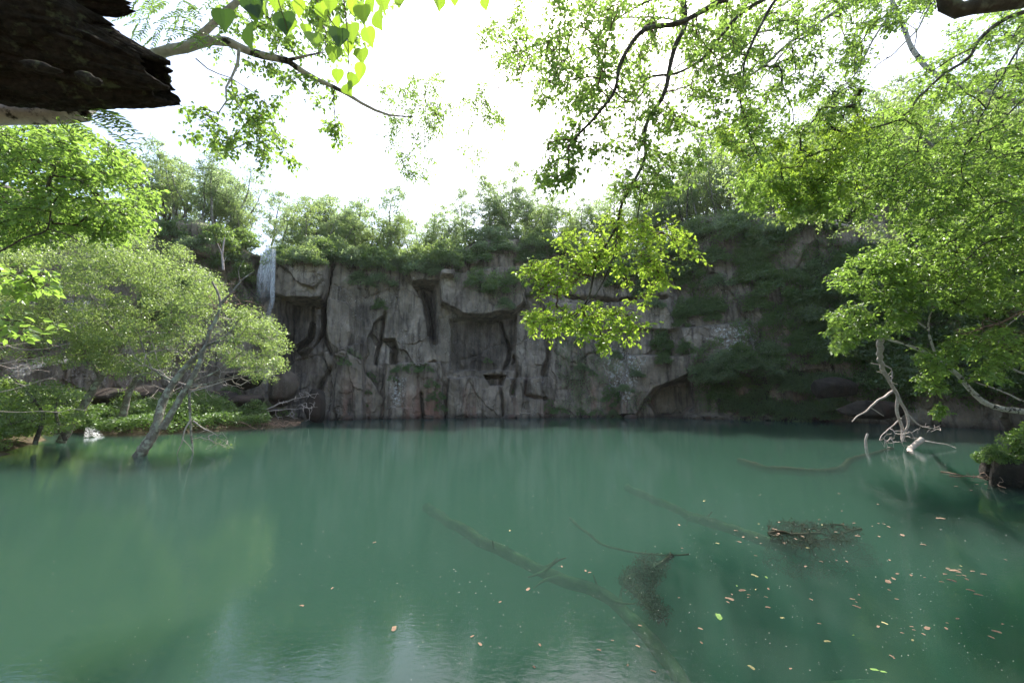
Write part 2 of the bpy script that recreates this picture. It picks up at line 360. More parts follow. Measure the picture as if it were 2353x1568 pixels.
mesh('cliff', CV.reshape(-1, 3), grid_faces(nS, nV)[:, ::-1], ROCK, smooth=False, pattr={'moss': moss, 'dark_streaks': dark_streaks, 'lichen': lich}).update_tag()
tag(bpy.data.objects['cliff'], kind='structure')
cqx, cqy = project(CV.reshape(-1, 3)); CVf = CV.reshape(-1, 3)
CN = np.stack([np.repeat(NX[:, None], nV, 1), np.repeat(NY[:, None], nV, 1), np.zeros((nS, nV))], -1).reshape(-1, 3)
_front = CVf[:, 1] > 3
def on_cliff(px, py):
    d = (cqx - px)**2 + (cqy - py)**2 + np.where(_front, 0, 1e9); i = int(np.argmin(d)); return CVf[i], CN[i]
def top_at(px, back=0.0):
    d = np.abs(cqx.reshape(nS, nV)[:, -1] - px) + np.where(BY > 3, 0, 1e9); i = int(np.argmin(d))
    p = CV[i, -1].copy(); p[0] -= NX[i] * back; p[1] -= NY[i] * back; p[2] += .04 * back; return p
# plateau behind the rim
ts = np.concatenate([[-.0, .4, 1, 2, 3, 4.5, 6, 8, 11, 15, 20, 28, 40, 60, 100, 200, 500]])
ii = np.arange(0, nS, 4); ii = np.append(ii, nS - 1)
cx0, cy0 = 0.0, 6.0
PV = np.zeros((len(ii), len(ts), 3))
for k, t in enumerate(ts):
    ox, oy = BX[ii] - cx0, BY[ii] - cy0; rr = np.hypot(ox, oy); ox /= rr; oy /= rr
    top = CV[ii, -1]
    PV[:, k, 0] = top[:, 0] + ox * t; PV[:, k, 1] = top[:, 1] + oy * t
    PV[:, k, 2] = top[:, 2] - .02 + .05 * min(t, 60) + .25 * vnoise(PV[:, k, 0] / 2.5, PV[:, k, 1] / 2.5, seed=9) * min(1, t / 2)
tag(mesh('hilltop', PV.reshape(-1, 3), grid_faces(len(ii), len(ts))[:, ::-1], GROUND, pattr={}), kind='structure')

# ------------------------------------------------------------------ ground, lake bed, water
SHORE = [(0, .8), (3, 1.2), (5.8, 2.6), (8.5, 5), (11.4, 8.2), (12.2, 9.6), (13.4, 10.3), (16, 10.6), (24, 12), (34, 16), (48, 20), (60, 40), (30, 60), (-10, 60), (-19, 40),
         (-18.2, 33), (-15.4, 29.8), (-16.6, 27), (-17.9, 25), (-20.8, 22.4), (-23, 22.6), (-26, 24.6), (-27.2, 23.6), (-23.6, 20.6), (-21, 17.6), (-18.6, 15.4), (-19.5, 13.4), (-23, 9), (-16, 3), (-6, .6)]
def gheight(x, y):
    s = sdf(x, y, SHORE)
    s = s + .5 * fbm(np.asarray(x) / 2.2, np.asarray(y) / 2.2, seed=50)
    wet = -np.minimum(s * .50, 3.0) + .75 * np.exp(-((x - 3.0)**2 / 6 + (y - 3.4)**2 / 3)) * sstep(.8, 2.5, s)
    wet = wet + .22 * np.exp(-((x - 3.0)**2 / 5 + (y - 3.6)**2 / 2.2)); wet = np.where(s > 1, np.minimum(wet, -.55), wet)
    o = -s
    dry = np.minimum(o * .30, 1.3) + np.minimum(np.maximum(o - 5, 0) * .05, 3) + .18 * fbm(np.asarray(x) / 1.1, np.asarray(y) / 1.1, seed=51) * np.clip(o, 0, 1)
    return np.where(s > 0, np.minimum(wet, -.01), np.maximum(dry, .005))
def axis(a, b, st, far):
    core = np.arange(a, b + st, st); e = np.array([1, 3, 7, 15, 30, 60, 120, 250, 500])
    return np.concatenate([a - e[::-1] * far, core, b + e * far])
gx = axis(-46, 46, .28, 1.); gy = axis(-6, 45, .28, 1.)
gy = gy[gy < 62]
GX, GY = np.meshgrid(gx, gy, indexing='ij')
GZ = gheight(GX, GY)
# keep the low ground out of sight below the hilltop outside the cliff line
cl_out = np.array([[x + nx * -1.2, y + ny * -1.2] for x, y, nx, ny in zip(BX[::60], BY[::60], NX[::60], NY[::60])])
far = ~inpoly(GX, GY, [tuple(p) for p in cl_out] + [(600, -600), (-600, -600)])
GZ = np.where(far, np.minimum(GZ, .3), GZ)
tag(mesh('ground', np.stack([GX, GY, GZ], -1).reshape(-1, 3), grid_faces(len(gx), len(gy)), GROUND), kind='structure')
wx0, wx1, wy0, wy1 = -70, 62, -1.5, 50
bxv = [(x, y, z) for z in (-6, 0) for x, y in ((wx0, wy0), (wx1, wy0), (wx1, wy1), (wx0, wy1))]
tag(mesh('water', bxv, np.array([[0, 3, 2, 1], [4, 5, 6, 7], [0, 1, 5, 4], [1, 2, 6, 5], [2, 3, 7, 6], [3, 0, 4, 7]]), WATER, smooth=False), kind='structure')

# ------------------------------------------------------------------ leaves and branches
def leaf_mesh(name, O, A, Nn, Sz, mat, parent, wide=.62, fine=False, rnd=None, rng=None):
    O, A, Nn, Sz = map(np.asarray, (O, A, Nn, Sz)); n = len(O)
    A = A / (np.linalg.norm(A, axis=1, keepdims=True) + 1e-9)
    B = np.cross(Nn, A); B /= (np.linalg.norm(B, axis=1, keepdims=True) + 1e-9); U = np.cross(A, B)
    s = Sz[:, None]
    if fine:
        prof = [(0, 0, 0), (.22, .40, .10), (.62, .36, .08), (1, 0, -.12), (.62, -.36, .08), (.22, -.40, .10)]
        V = np.stack([O + s * (a * A + b * wide * 1.25 * B + c * U) for a, b, c in prof], 1).reshape(-1, 3)
        k = np.arange(n)[:, None] * 6
        Fc = np.concatenate([k + np.array([0, 3, 2, 1]), k + np.array([0, 5, 4, 3])], 1).reshape(-1, 4); rep = 2
    else:
        prof = [(0, 0, 0), (.45, .5, .06), (1, 0, -.05), (.45, -.5, .06)]
        V = np.stack([O + s * (a * A + b * wide * B + c * U) for a, b, c in prof], 1).reshape(-1, 3)
        Fc = np.arange(n * 4).reshape(-1, 4); rep = 1
    r = rnd if rnd is not None else rng.random(n)
    return mesh(name, V, Fc, mat, parent, smooth=False, attrs={'rnd': np.repeat(r, rep)})
def tubes(name, paths, mat, parent, sides=5, rough=0):
    Vs, Fs, off = [], [], 0
    ang = np.arange(sides) * 2 * math.pi / sides; ca, sa = np.cos(ang), np.sin(ang)
    for pts, rad in paths:
        pts = np.asarray(pts); rad = np.asarray(rad); m = len(pts)
        if m < 2: continue
        T = np.gradient(pts, axis=0); T /= (np.linalg.norm(T, axis=1, keepdims=True) + 1e-9)
        ref = np.array([0, 0, 1.]) if abs(T[:, 2]).mean() < .8 else np.array([1., 0, 0])
        A = np.cross(T, ref); A /= (np.linalg.norm(A, axis=1, keepdims=True) + 1e-9); B = np.cross(T, A)
        R = rad[:, None] * np.ones(sides)
        if rough: R = R * (1 + rough * vnoise(pts[:, :1] * 9 + ca * 2, pts[:, 1:2] * 9 + sa * 2, pts[:, 2:] * 9, 77))
        V = pts[:, None, :] + R[..., None] * (ca[None, :, None] * A[:, None, :] + sa[None, :, None] * B[:, None, :])
        Vs.append(V.reshape(-1, 3)); i = np.arange(m - 1)[:, None] * sides; j = np.arange(sides)[None, :]; j2 = (j + 1) % sides
        Fs.append((np.stack([i + j, i + j2, i + sides + j2, i + sides + j], -1).reshape(-1, 4)) + off)
        off += m * sides
    return mesh(name, np.concatenate(Vs), np.concatenate(Fs), mat, parent)
def curve(pts, n=None, jit=0, rng=None):
    """smooth polyline through the points"""
    pts = np.asarray(pts, float); L = np.linalg.norm(np.diff(pts, axis=0), axis=1); s = np.concatenate([[0], np.cumsum(L)])
    n = n or max(6, int(s[-1] / .12)); n = min(n, 90); t = np.linspace(0, s[-1], n)
    m = np.gradient(pts, s, axis=0) if len(pts) > 2 else np.repeat((pts[-1:] - pts[:1]) / s[-1], 2, 0)
    i = np.clip(np.searchsorted(s, t, 'right') - 1, 0, len(s) - 2); h = (s[i + 1] - s[i])[:, None]; u = ((t - s[i])[:, None]) / h
    r = (2*u**3-3*u**2+1)*pts[i] + (u**3-2*u**2+u)*h*m[i] + (-2*u**3+3*u**2)*pts[i+1] + (u**3-u**2)*h*m[i+1]
    if jit: r = r + jit * np.stack([vnoise(t * 2.2, t * 0 + k * 9.1, 0, rng.integers(999)) for k in range(3)], 1) * np.minimum(1, np.minimum(t, s[-1] - t) / .3)[:, None]
    return r
def sample_poly(poly, n, rng, gap=0, gs=70., d=(5, 7), seed=0):
    xs = [p[0] for p in poly]; ys = [p[1] for p in poly]; out = []
    while len(out) < n:
        x = rng.uniform(min(xs), max(xs), 4 * n); y = rng.uniform(min(ys), max(ys), 4 * n)
        k = inpoly(x, y, poly)
        if gap: k &= fbm(x / gs, y / gs, 0, seed + 90, 3) > gap - 1 + .0 * x if gap > 1 else fbm(x / gs, y / gs, 0, seed + 90, 3) > gap - .5
        out += list(zip(x[k], y[k]))
    out = out[:n]
    return np.array([P(x, y, dd) for (x, y), dd in zip(out, rng.uniform(d[0], d[1], n))])
def grow(guides, targets, rng, rtip=.004, step=.25, sag=.06, wob=.05, expo=.48):
    """guides: list of (points, r0, r1).  every target is joined to the nearest wood; returns tube paths and the way each tip points"""
    pos, par, rad, fixed = [], [], [], []; gp = []
    for pts, r0, r1 in guides:
        c = curve(pts, jit=wob * .6, rng=rng); rr = np.linspace(r0, r1, len(c)); gp.append((c, rr))
        for q, r in zip(c, rr): pos.append(q); par.append(-1); rad.append(r); fixed.append(True)
    NP = len(pos) + len(targets) * 9 + 10
    A = np.full((NP, 3), 1e6); A[:len(pos)] = pos; n = len(pos)
    Rf = np.zeros(NP); Rf[:n] = rad; par = par + [0] * (NP - n); cnt = np.zeros(NP); chains = []; tipdir = []
    d0 = np.array([np.min(((A[:n] - t)**2).sum(1)) for t in targets]); order = np.argsort(d0); G = n
    tipdir = np.zeros((len(targets), 3))
    for o in order:
        t = targets[o]; dd = np.sqrt(((A[:n] - t)**2).sum(1)); i = int(np.argmin(dd)); L = dd[i]
        k = int(np.clip(L / step, 2, 8)); a = A[i]
        u = np.linspace(0, 1, k + 1)[1:, None]; mid = np.array([rng.normal(0, wob * L), rng.normal(0, wob * L), sag * L + rng.normal(0, wob * L)])
        pts = a + (t - a) * u + mid * (4 * u * (1 - u)); pts[:-1] += rng.normal(0, .02 * L + .001, (k - 1, 3))
        A[n:n + k] = pts; par[n] = i
        for q in range(1, k): par[n + q] = n + q - 1
        chains.append((i, n, k)); dv = pts[-1] - (pts[-2] if k > 1 else a); tipdir[o] = dv / (np.linalg.norm(dv) + 1e-9); cnt[n + k - 1] += 1; n += k
    for i in range(n - 1, G - 1, -1): cnt[par[i]] += cnt[i]
    R = rtip * np.maximum(cnt, 1)**expo; R[:G] = Rf[:G]
    paths = []
    for i, s, k in chains:
        pr = np.concatenate([[min(R[i], R[s] * 1.15)], R[s:s + k]]); paths.append((np.vstack([A[i:i + 1], A[s:s + k]]), np.minimum(pr, R[i] if i < G else 9)))
    return gp, paths, tipdir
def sprays(T, dirs, rng, twigs=4, tl=.28, per=7, leaf=.07, droop=.35, flat=.75):
    """leafy twiglets: leaves alternate along short twigs around each target"""
    O, A, N, S_, tw = [], [], [], [], []
    n = len(T)
    for k in range(twigs):
        d = dirs + rng.normal(0, .75, (n, 3)) * np.array([1, 1, 1 - flat]); d[:, 2] -= droop * rng.random(n); d /= np.linalg.norm(d, axis=1, keepdims=True)
        Lk = tl * rng.uniform(.5, 1.2, n)[:, None]
        side = np.cross(d, np.array([0, 0, 1.])); side /= (np.linalg.norm(side, axis=1, keepdims=True) + 1e-6)
        T0 = T; T = T0 - dirs * Lk * rng.uniform(0, 1.0, (n, 1)) + rng.normal(0, .12 * tl, (n, 3)); tw.append((T, T + d * Lk))
        for j in range(per):
            u = (j + .6 + rng.uniform(-.3, .3, n)[:, None]) / per; sg = 1 if j % 2 else -1
            p = T + d * Lk * u; p[:, 2] -= (u[:, 0]**2) * .15 * Lk[:, 0]
            a = d * .55 + side * sg * rng.uniform(.5, 1.2, (n, 1)) + rng.normal(0, .28, (n, 3)); a[:, 2] -= rng.uniform(0, 2 * droop, n)
            nn = np.array([0, 0, 1.]) + rng.normal(0, .45, (n, 3))
            O.append(p + rng.normal(0, leaf * .3, (n, 3))); A.append(a); N.append(nn); S_.append(leaf * rng.uniform(.45, 1.3, n))
        T = T0
    return np.concatenate(O), np.concatenate(A), np.concatenate(N), np.concatenate(S_), tw
def puffs(T, rng, per=60, rad=.5, leaf=.1, flat=.55):
    n = len(T); O = np.repeat(T, per, 0); m = len(O)
    g = rng.normal(0, 1, (m, 3)); g /= np.linalg.norm(g, axis=1, keepdims=True); r = rad * rng.random(m)**.45 * np.repeat(rng.uniform(.6, 1.25, n), per)
    o = g * r[:, None] * np.array([1, 1, flat]); A = g * .6 + rng.normal(0, .6, (m, 3)); A[:, 2] -= .25
    N = np.array([0, 0, .9]) + .5 * g + rng.normal(0, .5, (m, 3))
    return O + o, A, N, leaf * rng.uniform(.6, 1.25, m)
def subpos(paths, name, mat, parent, sides=4): return tubes(name, paths, mat, parent, sides) if paths else None
def near_tree(name, loc, label, cat, guides, crowns, seed, bark, twig, trunk=None, group=None, sides=8, rtip=.003, sag=.06):
    """guides [(pts,r0,r1)], crowns [dict(poly,d,n,leaf,...)]"""
    rng = np.random.default_rng(seed); o = empty(name, loc, label, cat, group)
    if trunk: tubes('trunk', [(curve(p, jit=.04, rng=rng), None) if False else (lambda c: (c, np.linspace(a, b, len(c))))(curve(p, jit=.05, rng=rng)) for p, a, b in trunk], bark, o, 14, .25)
    T, parts = [], []
    for i, c in enumerate(crowns):
        t = sample_poly(c['poly'], c['n'], rng, c.get('gap', 0), c.get('gs', 70), c['d'], seed + i); T.append(t); parts.append(len(t))
    TT = np.concatenate(T); gp, paths, dirs = grow(guides, TT, rng, rtip=rtip, sag=sag)
    for q_ in gp: tubes('bough', [q_], bark, o, sides, .18)
    tw = list(paths); s = 0
    LO = {}
    for c, k in zip(crowns, parts):
        q = sprays(TT[s:s + k], dirs[s:s + k], rng, c.get('twigs', 4), c.get('tl', .28), c.get('per', 7), c['leaf'], c.get('droop', .35), c.get('flat', .6)); s += k
        LO.setdefault(c.get('mat', LEAF_NEAR).name, (c.get('mat', LEAF_NEAR), c.get('fine', True), []))[2].append(q[:4])
        if c.get('showtw', True):
            for a, b in q[4]: tw += [(np.array([x, y]), np.array([rtip * .8, rtip * .5])) for x, y in zip(a, b)]
    tubes('twigs', tw, twig, o, 4)
    for m, fine, qs in LO.values():
        leaf_mesh('crown', *[np.concatenate([q[i] for q in qs]) for i in range(4)], m, o, fine=fine, rng=rng)
    return o

# ------------------------------------------------------------------ canopy over the right half of the view
g = lambda pts: pl(pts)
near_tree('overhanging_tree', (7.6, 3.4, .8), 'tree arching in from the upper right, long dark boughs hanging down over the pool', 'tree',
    guides=[(np.vstack([[(7.4, 3.4, 6.5), (5.6, 4.6, 8.6)], g([(1660, 0, 5.6), (1560, 52, 5.5), (1469, 78, 5.4), (1426, 147, 5.4), (1412, 196, 5.4), (1362, 276, 5.4), (1306, 336, 5.4)])]), .085, .016),
            (np.vstack([[(7.3, 3.4, 7.2), (4.8, 5.0, 9.8)], g([(1572, -40, 6), (1572, 67, 6), (1552, 117, 6), (1522, 217, 6), (1479, 293, 6), (1479, 366, 5.9), (1433, 460, 5.9), (1412, 522, 5.8), (1367, 614, 5.7), (1341, 700, 5.6), (1300, 745, 5.6)])]), .08, .010),
            (g([(1433, 460, 5.9), (1472, 408, 5.9), (1468, 513, 5.9), (1483, 558, 5.9), (1500, 600, 5.8)]), .012, .005),
            (g([(1419, 505, 5.8), (1390, 640, 5.7), (1341, 702, 5.6), (1290, 735, 5.6), (1210, 740, 5.5)]), .014, .005),
            (np.vstack([[(7.2, 3.4, 6.2), (5.4, 4.8, 8.0)], g([(1714, 20, 6.2), (1612, 133, 6.2), (1562, 163, 6.2), (1482, 185, 6.2), (1475, 215, 6.2), (1446, 236, 6.2), (1400, 200, 6.2)])]), .062, .011),
            (np.vstack([[(7.3, 3.6, 6.0), (6.0, 5.0, 8.2)], g([(1785, 0, 6.4), (1741, 80, 6.4), (1705, 157, 6.4), (1712, 273, 6.4), (1749, 386, 6.4)])]), .058, .008),
            (g([(1560, -30, 6.6), (1450, 20, 6.8), (1330, 110, 7.0), (1260, 170, 7.2), (1190, 230, 7.5)]), .02, .005)],
    crowns=[dict(poly=[(1110, 60), (1190, -20), (1700, -20), (1720, 190), (1640, 230), (1560, 300), (1470, 240), (1330, 260), (1240, 240), (1180, 170)], d=(5.2, 7.6), n=620, leaf=.064, gap=.38, gs=34, twigs=3, per=6, tl=.30),
            dict(poly=[(1250, 300), (1330, 270), (1380, 330), (1330, 400), (1290, 440), (1235, 420)], d=(5.1, 6.0), n=56, leaf=.072, twigs=3, gap=.3, gs=24),
            dict(poly=[(1380, 250), (1560, 250), (1640, 300), (1600, 390), (1500, 470), (1410, 440), (1370, 340)], d=(5.3, 6.4), n=110, leaf=.068, gap=.4, gs=26, twigs=3),
            dict(poly=[(1600, 200), (1720, 180), (1760, 330), (1740, 380), (1650, 340)], d=(6, 6.8), n=56, leaf=.072, twigs=3, gap=.3, gs=24),
            dict(poly=[(1290, 525), (1380, 490), (1470, 500), (1590, 540), (1605, 590), (1530, 615), (1500, 600), (1400, 620), (1290, 600)], d=(5.4, 6.3), n=105, leaf=.064, mat=LEAF_LIME, gap=.3, gs=30, twigs=3),
            dict(poly=[(1205, 610), (1290, 590), (1370, 600), (1330, 650), (1260, 680), (1205, 660)], d=(5.3, 5.9), n=46, leaf=.062, mat=LEAF_LIME, tl=.2),
            dict(poly=[(1400, 610), (1520, 610), (1530, 660), (1480, 700), (1430, 680)], d=(5.5, 6.1), n=24, leaf=.062, mat=LEAF_LIME, tl=.2),
            dict(poly=[(1190, 730), (1260, 690), (1390, 690), (1500, 730), (1450, 760), (1455, 790), (1390, 780), (1300, 750), (1220, 780)], d=(5.3, 5.9), n=78, leaf=.062, mat=LEAF_LIME, tl=.2),
            dict(poly=[(1365, 780), (1400, 780), (1390, 815), (1370, 820)], d=(5.4, 5.6), n=6, leaf=.055, mat=LEAF_LIME, tl=.13)],
    seed=1, bark=BARK, twig=BARK_RED, trunk=[([(7.8, 3.0, .2), (7.6, 3.2, 3), (7.4, 3.4, 6.2), (7.2, 3.6, 9.5)], .22, .09)])
near_tree('leaning_birch', (11.5, 3.2, 1), 'birch with a pale bough slanting across the bright sky in the upper right', 'tree',
    guides=[(np.vstack([[(11, 3.4, 7.0), (9, 6, 9.6)], g([(2010, -20, 7.8), (1923, 25, 7.8), (1814, 98, 7.8), (1723, 171, 7.8), (1632, 208, 7.8), (1560, 262, 7.8)])]), .08, .012),
            (np.vstack([[(11, 3.6, 6.8), (9.4, 5.5, 9)], g([(2076, 0, 7), (2014, 80, 7), (1985, 138, 7), (1950, 190, 7)])]), .05, .012),
            (g([(2200, -60, 7.6), (2146, 0, 7.4), (2106, 69, 7.3), (2062, 117, 7.3), (2014, 149, 7.2), (1960, 200, 7.2)]), .025, .006), (g([(2106, 69, 7.3), (2100, 120, 7.3), (2084, 145, 7.3)]), .012, .004)],
    crowns=[dict(poly=[(1640, -20), (2170, -20), (2140, 50), (2060, 70), (2040, 110), (1990, 140), (1975, 240), (1900, 300), (1800, 330), (1700, 280), (1740, 170), (1650, 100)], d=(6.6, 9.2), n=640, leaf=.068, gap=.38, gs=30, twigs=3, per=6),
            dict(poly=[(1650, 290), (1800, 300), (1990, 260), (2010, 320), (1900, 380), (1760, 400), (1660, 350)], d=(7, 9), n=120, leaf=.082, gap=.35, gs=26, twigs=3, mat=LEAF_LIME),
            dict(poly=[(1680, 400), (1860, 380), (1900, 470), (1820, 500), (1720, 480)], d=(8, 10), n=130, leaf=.085, gap=.4, gs=40)],
    seed=2, bark=BARK_PALE, twig=BARK, trunk=[([(11.6, 3.0, .5), (11.4, 3.2, 4), (11, 3.5, 7), (10.4, 4.2, 10)], .2, .1)])
near_tree('broadleaf_tree', (13.5, 6.2, 1.2), 'dense tree filling the upper right corner with forked slender dark limbs', 'tree',
    guides=[(np.vstack([[(13.4, 6.4, 7.5)], g([(2420, -10, 8), (2352, 25, 8), (2280, 65, 8), (2237, 110, 8), (2229, 127, 8), (2160, 175, 8), (2117, 219, 8), (2065, 273, 8), (1996, 299, 8.2), (1942, 346, 8.4), (1905, 383, 8.6)])]), .08, .010),
            (g([(2237, 110, 8), (2190, 135, 8), (2142, 164, 8), (2080, 190, 8)]), .02, .006),
            (np.vstack([[(13.3, 6.5, 7)], g([(2420, 10, 8.6), (2350, 98, 8.6), (2306, 164, 8.6), (2258, 255, 8.6), (2229, 321, 8.6), (2142, 379, 9), (2100, 420, 9)])]), .05, .007),
            (np.vstack([[(13.4, 6.6, 6)], g([(2352, 226, 8.8), (2288, 291, 8.7), (2229, 324, 8.6), (2210, 400, 8.6), (2260, 460, 8.6)])]), .04, .007),
            (np.vstack([[(13.4, 6.8, 5)], g([(2400, 350, 10), (2300, 362, 10), (2200, 370, 10), (2120, 400, 10)])]), .035, .007),
            (np.vstack([[(13.4, 6.8, 4.6)], g([(2352, 540, 10.5), (2260, 562, 10.5), (2220, 600, 10.5), (2180, 650, 10.5)])]), .05, .01)],
    crowns=[dict(poly=[(2400, -20), (2180, 20), (2170, 110), (2100, 140), (2110, 210), (2050, 230), (1990, 270), (1900, 330), (1850, 400), (2000, 420), (2200, 420), (2400, 400)], d=(7.6, 11), n=800, leaf=.078, gap=.36, gs=32, twigs=3, per=6),
            dict(poly=[(1760, 430), (1900, 360), (2100, 330), (2400, 300), (2400, 520), (2150, 560), (2000, 500), (1860, 500)], d=(8.5, 12), n=820, leaf=.092, gap=.3, gs=32, twigs=3),
            dict(poly=[(1740, 440), (1860, 360), (1960, 330), (2000, 400), (1920, 470), (1800, 500)], d=(8, 9), n=60, leaf=.085, mat=LEAF_LIME, gap=.4, gs=40)],
    seed=3, bark=BARK, twig=BARK, trunk=[([(13.6, 6.0, .6), (13.4, 6.3, 4), (13.3, 6.5, 8), (13.0, 6.8, 11)], .24, .1)])
near_tree('leafy_tree', (14.8, 9.6, 1), 'tree leaning low over the water at the right with a mass of sunlit green leaves', 'tree',
    guides=[(np.vstack([[(15.4, 9.8, 1.8)], g([(2400, 955, 11), (2352, 945, 11), (2264, 924, 11), (2212, 877, 11), (2149, 820, 11.3), (2087, 794, 11.6), (2019, 768, 12), (1990, 730, 12), (1960, 690, 12)])]), .10, .015),
            (np.vstack([[(15.4, 9.8, 2.4)], g([(2352, 920, 11), (2290, 895, 11), (2225, 868, 11)])]), .04, .012),
            (np.vstack([[(15.4, 9.8, 2.6)], g([(2352, 856, 11), (2290, 820, 11), (2300, 770, 11), (2345, 720, 11)])]), .04, .01),
            (g([(2149, 820, 11.3), (2134, 731, 11.3), (2150, 700, 11.3), (2200, 640, 11.2), (2300, 560, 11)]), .03, .01),
            (g([(2134, 760, 11.3), (2060, 700, 11.6), (2000, 660, 11.8), (1930, 640, 12)]), .022, .008)],
    crowns=[dict(poly=[(1905, 625), (2000, 575), (2080, 590), (2090, 660), (2060, 700), (1990, 690), (1920, 660)], d=(10.5, 12.5), n=150, leaf=.10, gap=.3, gs=26, mat=LEAF_NEAR),
            dict(poly=[(1905, 720), (1990, 680), (2100, 680), (2090, 760), (1990, 765), (1930, 810), (1905, 770)], d=(10.5, 12.5), n=150, leaf=.10, gap=.3, gs=26, mat=LEAF_NEAR),
            dict(droop=.5, poly=[(2000, 570), (2240, 480), (2420, 460), (2420, 690), (2250, 720), (2150, 700), (2060, 700)], d=(10, 13), n=760, leaf=.10, gap=.26, gs=34, twigs=3),
            dict(poly=[(2110, 790), (2200, 760), (2420, 740), (2420, 880), (2200, 870), (2110, 850)], d=(10, 12), n=210, leaf=.095, gap=.4, gs=50),
            dict(poly=[(2090, 870), (2130, 850), (2180, 880), (2150, 905), (2100, 895)], d=(10.5, 11.5), n=22, leaf=.09, tl=.2), dict(poly=[(2140, 935), (2175, 925), (2180, 955), (2150, 960)], d=(10.7, 11), n=8, leaf=.09, tl=.15)],
    seed=4, bark=BARK_PALE, twig=BARK, trunk=[([(15.6, 9.8, .2), (15.4, 9.8, 2.0), (15.2, 9.9, 5), (14.6, 9.8, 8)], .2, .08)])

near_tree('tall_birch', (19.5, 11, 1), 'tall birch farther out whose small pale leaves fill the sky behind the dark boughs', 'tree',
    guides=[(np.vstack([[(17.5, 11.5, 11), (14, 12, 13)], g([(2000, -60, 12), (1860, 40, 12), (1700, 90, 12), (1560, 150, 12), (1450, 260, 12)])]), .09, .012), (g([(1860, 40, 12), (1760, 170, 12), (1640, 300, 12)]), .04, .01), (g([(1700, 90, 12), (1500, 40, 12), (1330, 60, 12), (1220, 120, 12)]), .04, .008)],
    crowns=[dict(poly=[(1200, -20), (2050, -20), (1950, 250), (1800, 330), (1620, 330), (1400, 330), (1260, 200)], d=(11, 14), n=460, leaf=.085, gap=.45, gs=40, twigs=3, fine=False, mat=LEAF_PALE, showtw=False),
            dict(poly=[(1380, 300), (1640, 320), (1620, 420), (1500, 470), (1400, 420)], d=(11, 13), n=70, leaf=.08, gap=.4, gs=30, fine=False, mat=LEAF_PALE, showtw=False)],
    seed=31, bark=BARK_PALE, twig=BARK_RED, rtip=.004, trunk=[([(19.5, 11, .5), (19, 11, 5), (17.5, 11.5, 11)], .2, .1)])
near_tree('hillside_tree', (26, 17, 1), 'big pale tree spreading across the right side behind the darker forked limbs', 'tree',
    guides=[(np.vstack([[(25, 17, 8)], g([(2352, 420, 16), (2200, 400, 16.5), (2050, 400, 17), (1900, 430, 18), (1780, 470, 19)])]), .16, .02), (g([(2200, 400, 16.5), (2100, 300, 16.5), (1980, 250, 17)]), .08, .02), (g([(2050, 400, 17), (2000, 470, 17), (1940, 520, 17.5)]), .06, .015)],
    crowns=[dict(poly=[(1640, 330), (1760, 290), (1900, 300), (2050, 230), (2400, 180), (2400, 420), (2200, 520), (2040, 560), (1880, 520), (1760, 510), (1660, 440)], d=(15, 20), n=760, leaf=.13, gap=.3, gs=36, twigs=3, tl=.5, fine=False, mat=LEAF_PALE, showtw=False)],
    seed=32, bark=BARK_GREY, twig=BARK_GREY, rtip=.006, trunk=[([(26, 17.2, .5), (25.6, 17, 3), (25, 17, 6), (24.5, 17, 9)], .3, .16)])
def solo(name, label, cat, paths, mat, sides=8, rough=.2, part='branch', group=None, seed=0, kids=()):
    rng = np.random.default_rng(seed)
    o = empty(name, paths[0][0][0], label, cat, group)
    for p, a, b in paths:
        c = curve(p, jit=.02, rng=rng); tubes(part, [(c, np.linspace(a, b, len(c)))], mat, o, sides, rough)
    return o, rng
# thick shaded bough in the top corner
solo('mossy_bough', 'thick dark mossy bough cutting across the top right corner', 'branch',
     [(np.vstack([[(6.2, 1.6, 4.6)], g([(2420, -20, 2.6), (2300, 2, 2.6), (2230, 14, 2.6), (2196, 24, 2.6), (2178, 0, 2.6), (2165, -60, 2.6)])]), .075, .05)], BARK, 14)
# fine-leaved birch sprays against the white sky
near_tree('slender_birch', (4, 6.5, 1), 'slender birch whose lacy tips hang against the white sky left of centre', 'tree',
    guides=[(g([(1240, 60, 9.4), (1200, 180, 9.2), (1150, 200, 9.2), (1100, 260, 9)]), .012, .004), (g([(1150, 200, 9.2), (1060, 220, 9.2), (990, 300, 9), (930, 400, 9)]), .009, .003), (np.vstack([[(4, 6.5, 12), (2, 8.0, 11.6)], g([(1330, -60, 9.4), (1240, 60, 9.4)])]), .03, .012)],
    crowns=[dict(poly=[(1100, 60), (1190, 30), (1260, 150), (1240, 220), (1170, 240), (1110, 150)], d=(8.5, 10), n=110, leaf=.055, gap=.4, gs=40, tl=.3),
            dict(poly=[(860, 200), (950, 165), (1010, 170), (1110, 190), (1180, 250), (1160, 310), (1080, 300), (990, 330), (900, 300)], d=(8.5, 10), n=170, leaf=.055, gap=.45, gs=40, tl=.32, droop=.7),
            dict(poly=[(850, 300), (960, 300), (1010, 380), (940, 430), (880, 380)], d=(8.5, 9.5), n=44, leaf=.055, gap=.5, gs=30, tl=.3, droop=.7), dict(poly=[(1060, 320), (1130, 350), (1130, 390), (1070, 390)], d=(9, 9.5), n=10, leaf=.055)],
    seed=5, bark=BARK_RED, twig=BARK_RED, rtip=.002)
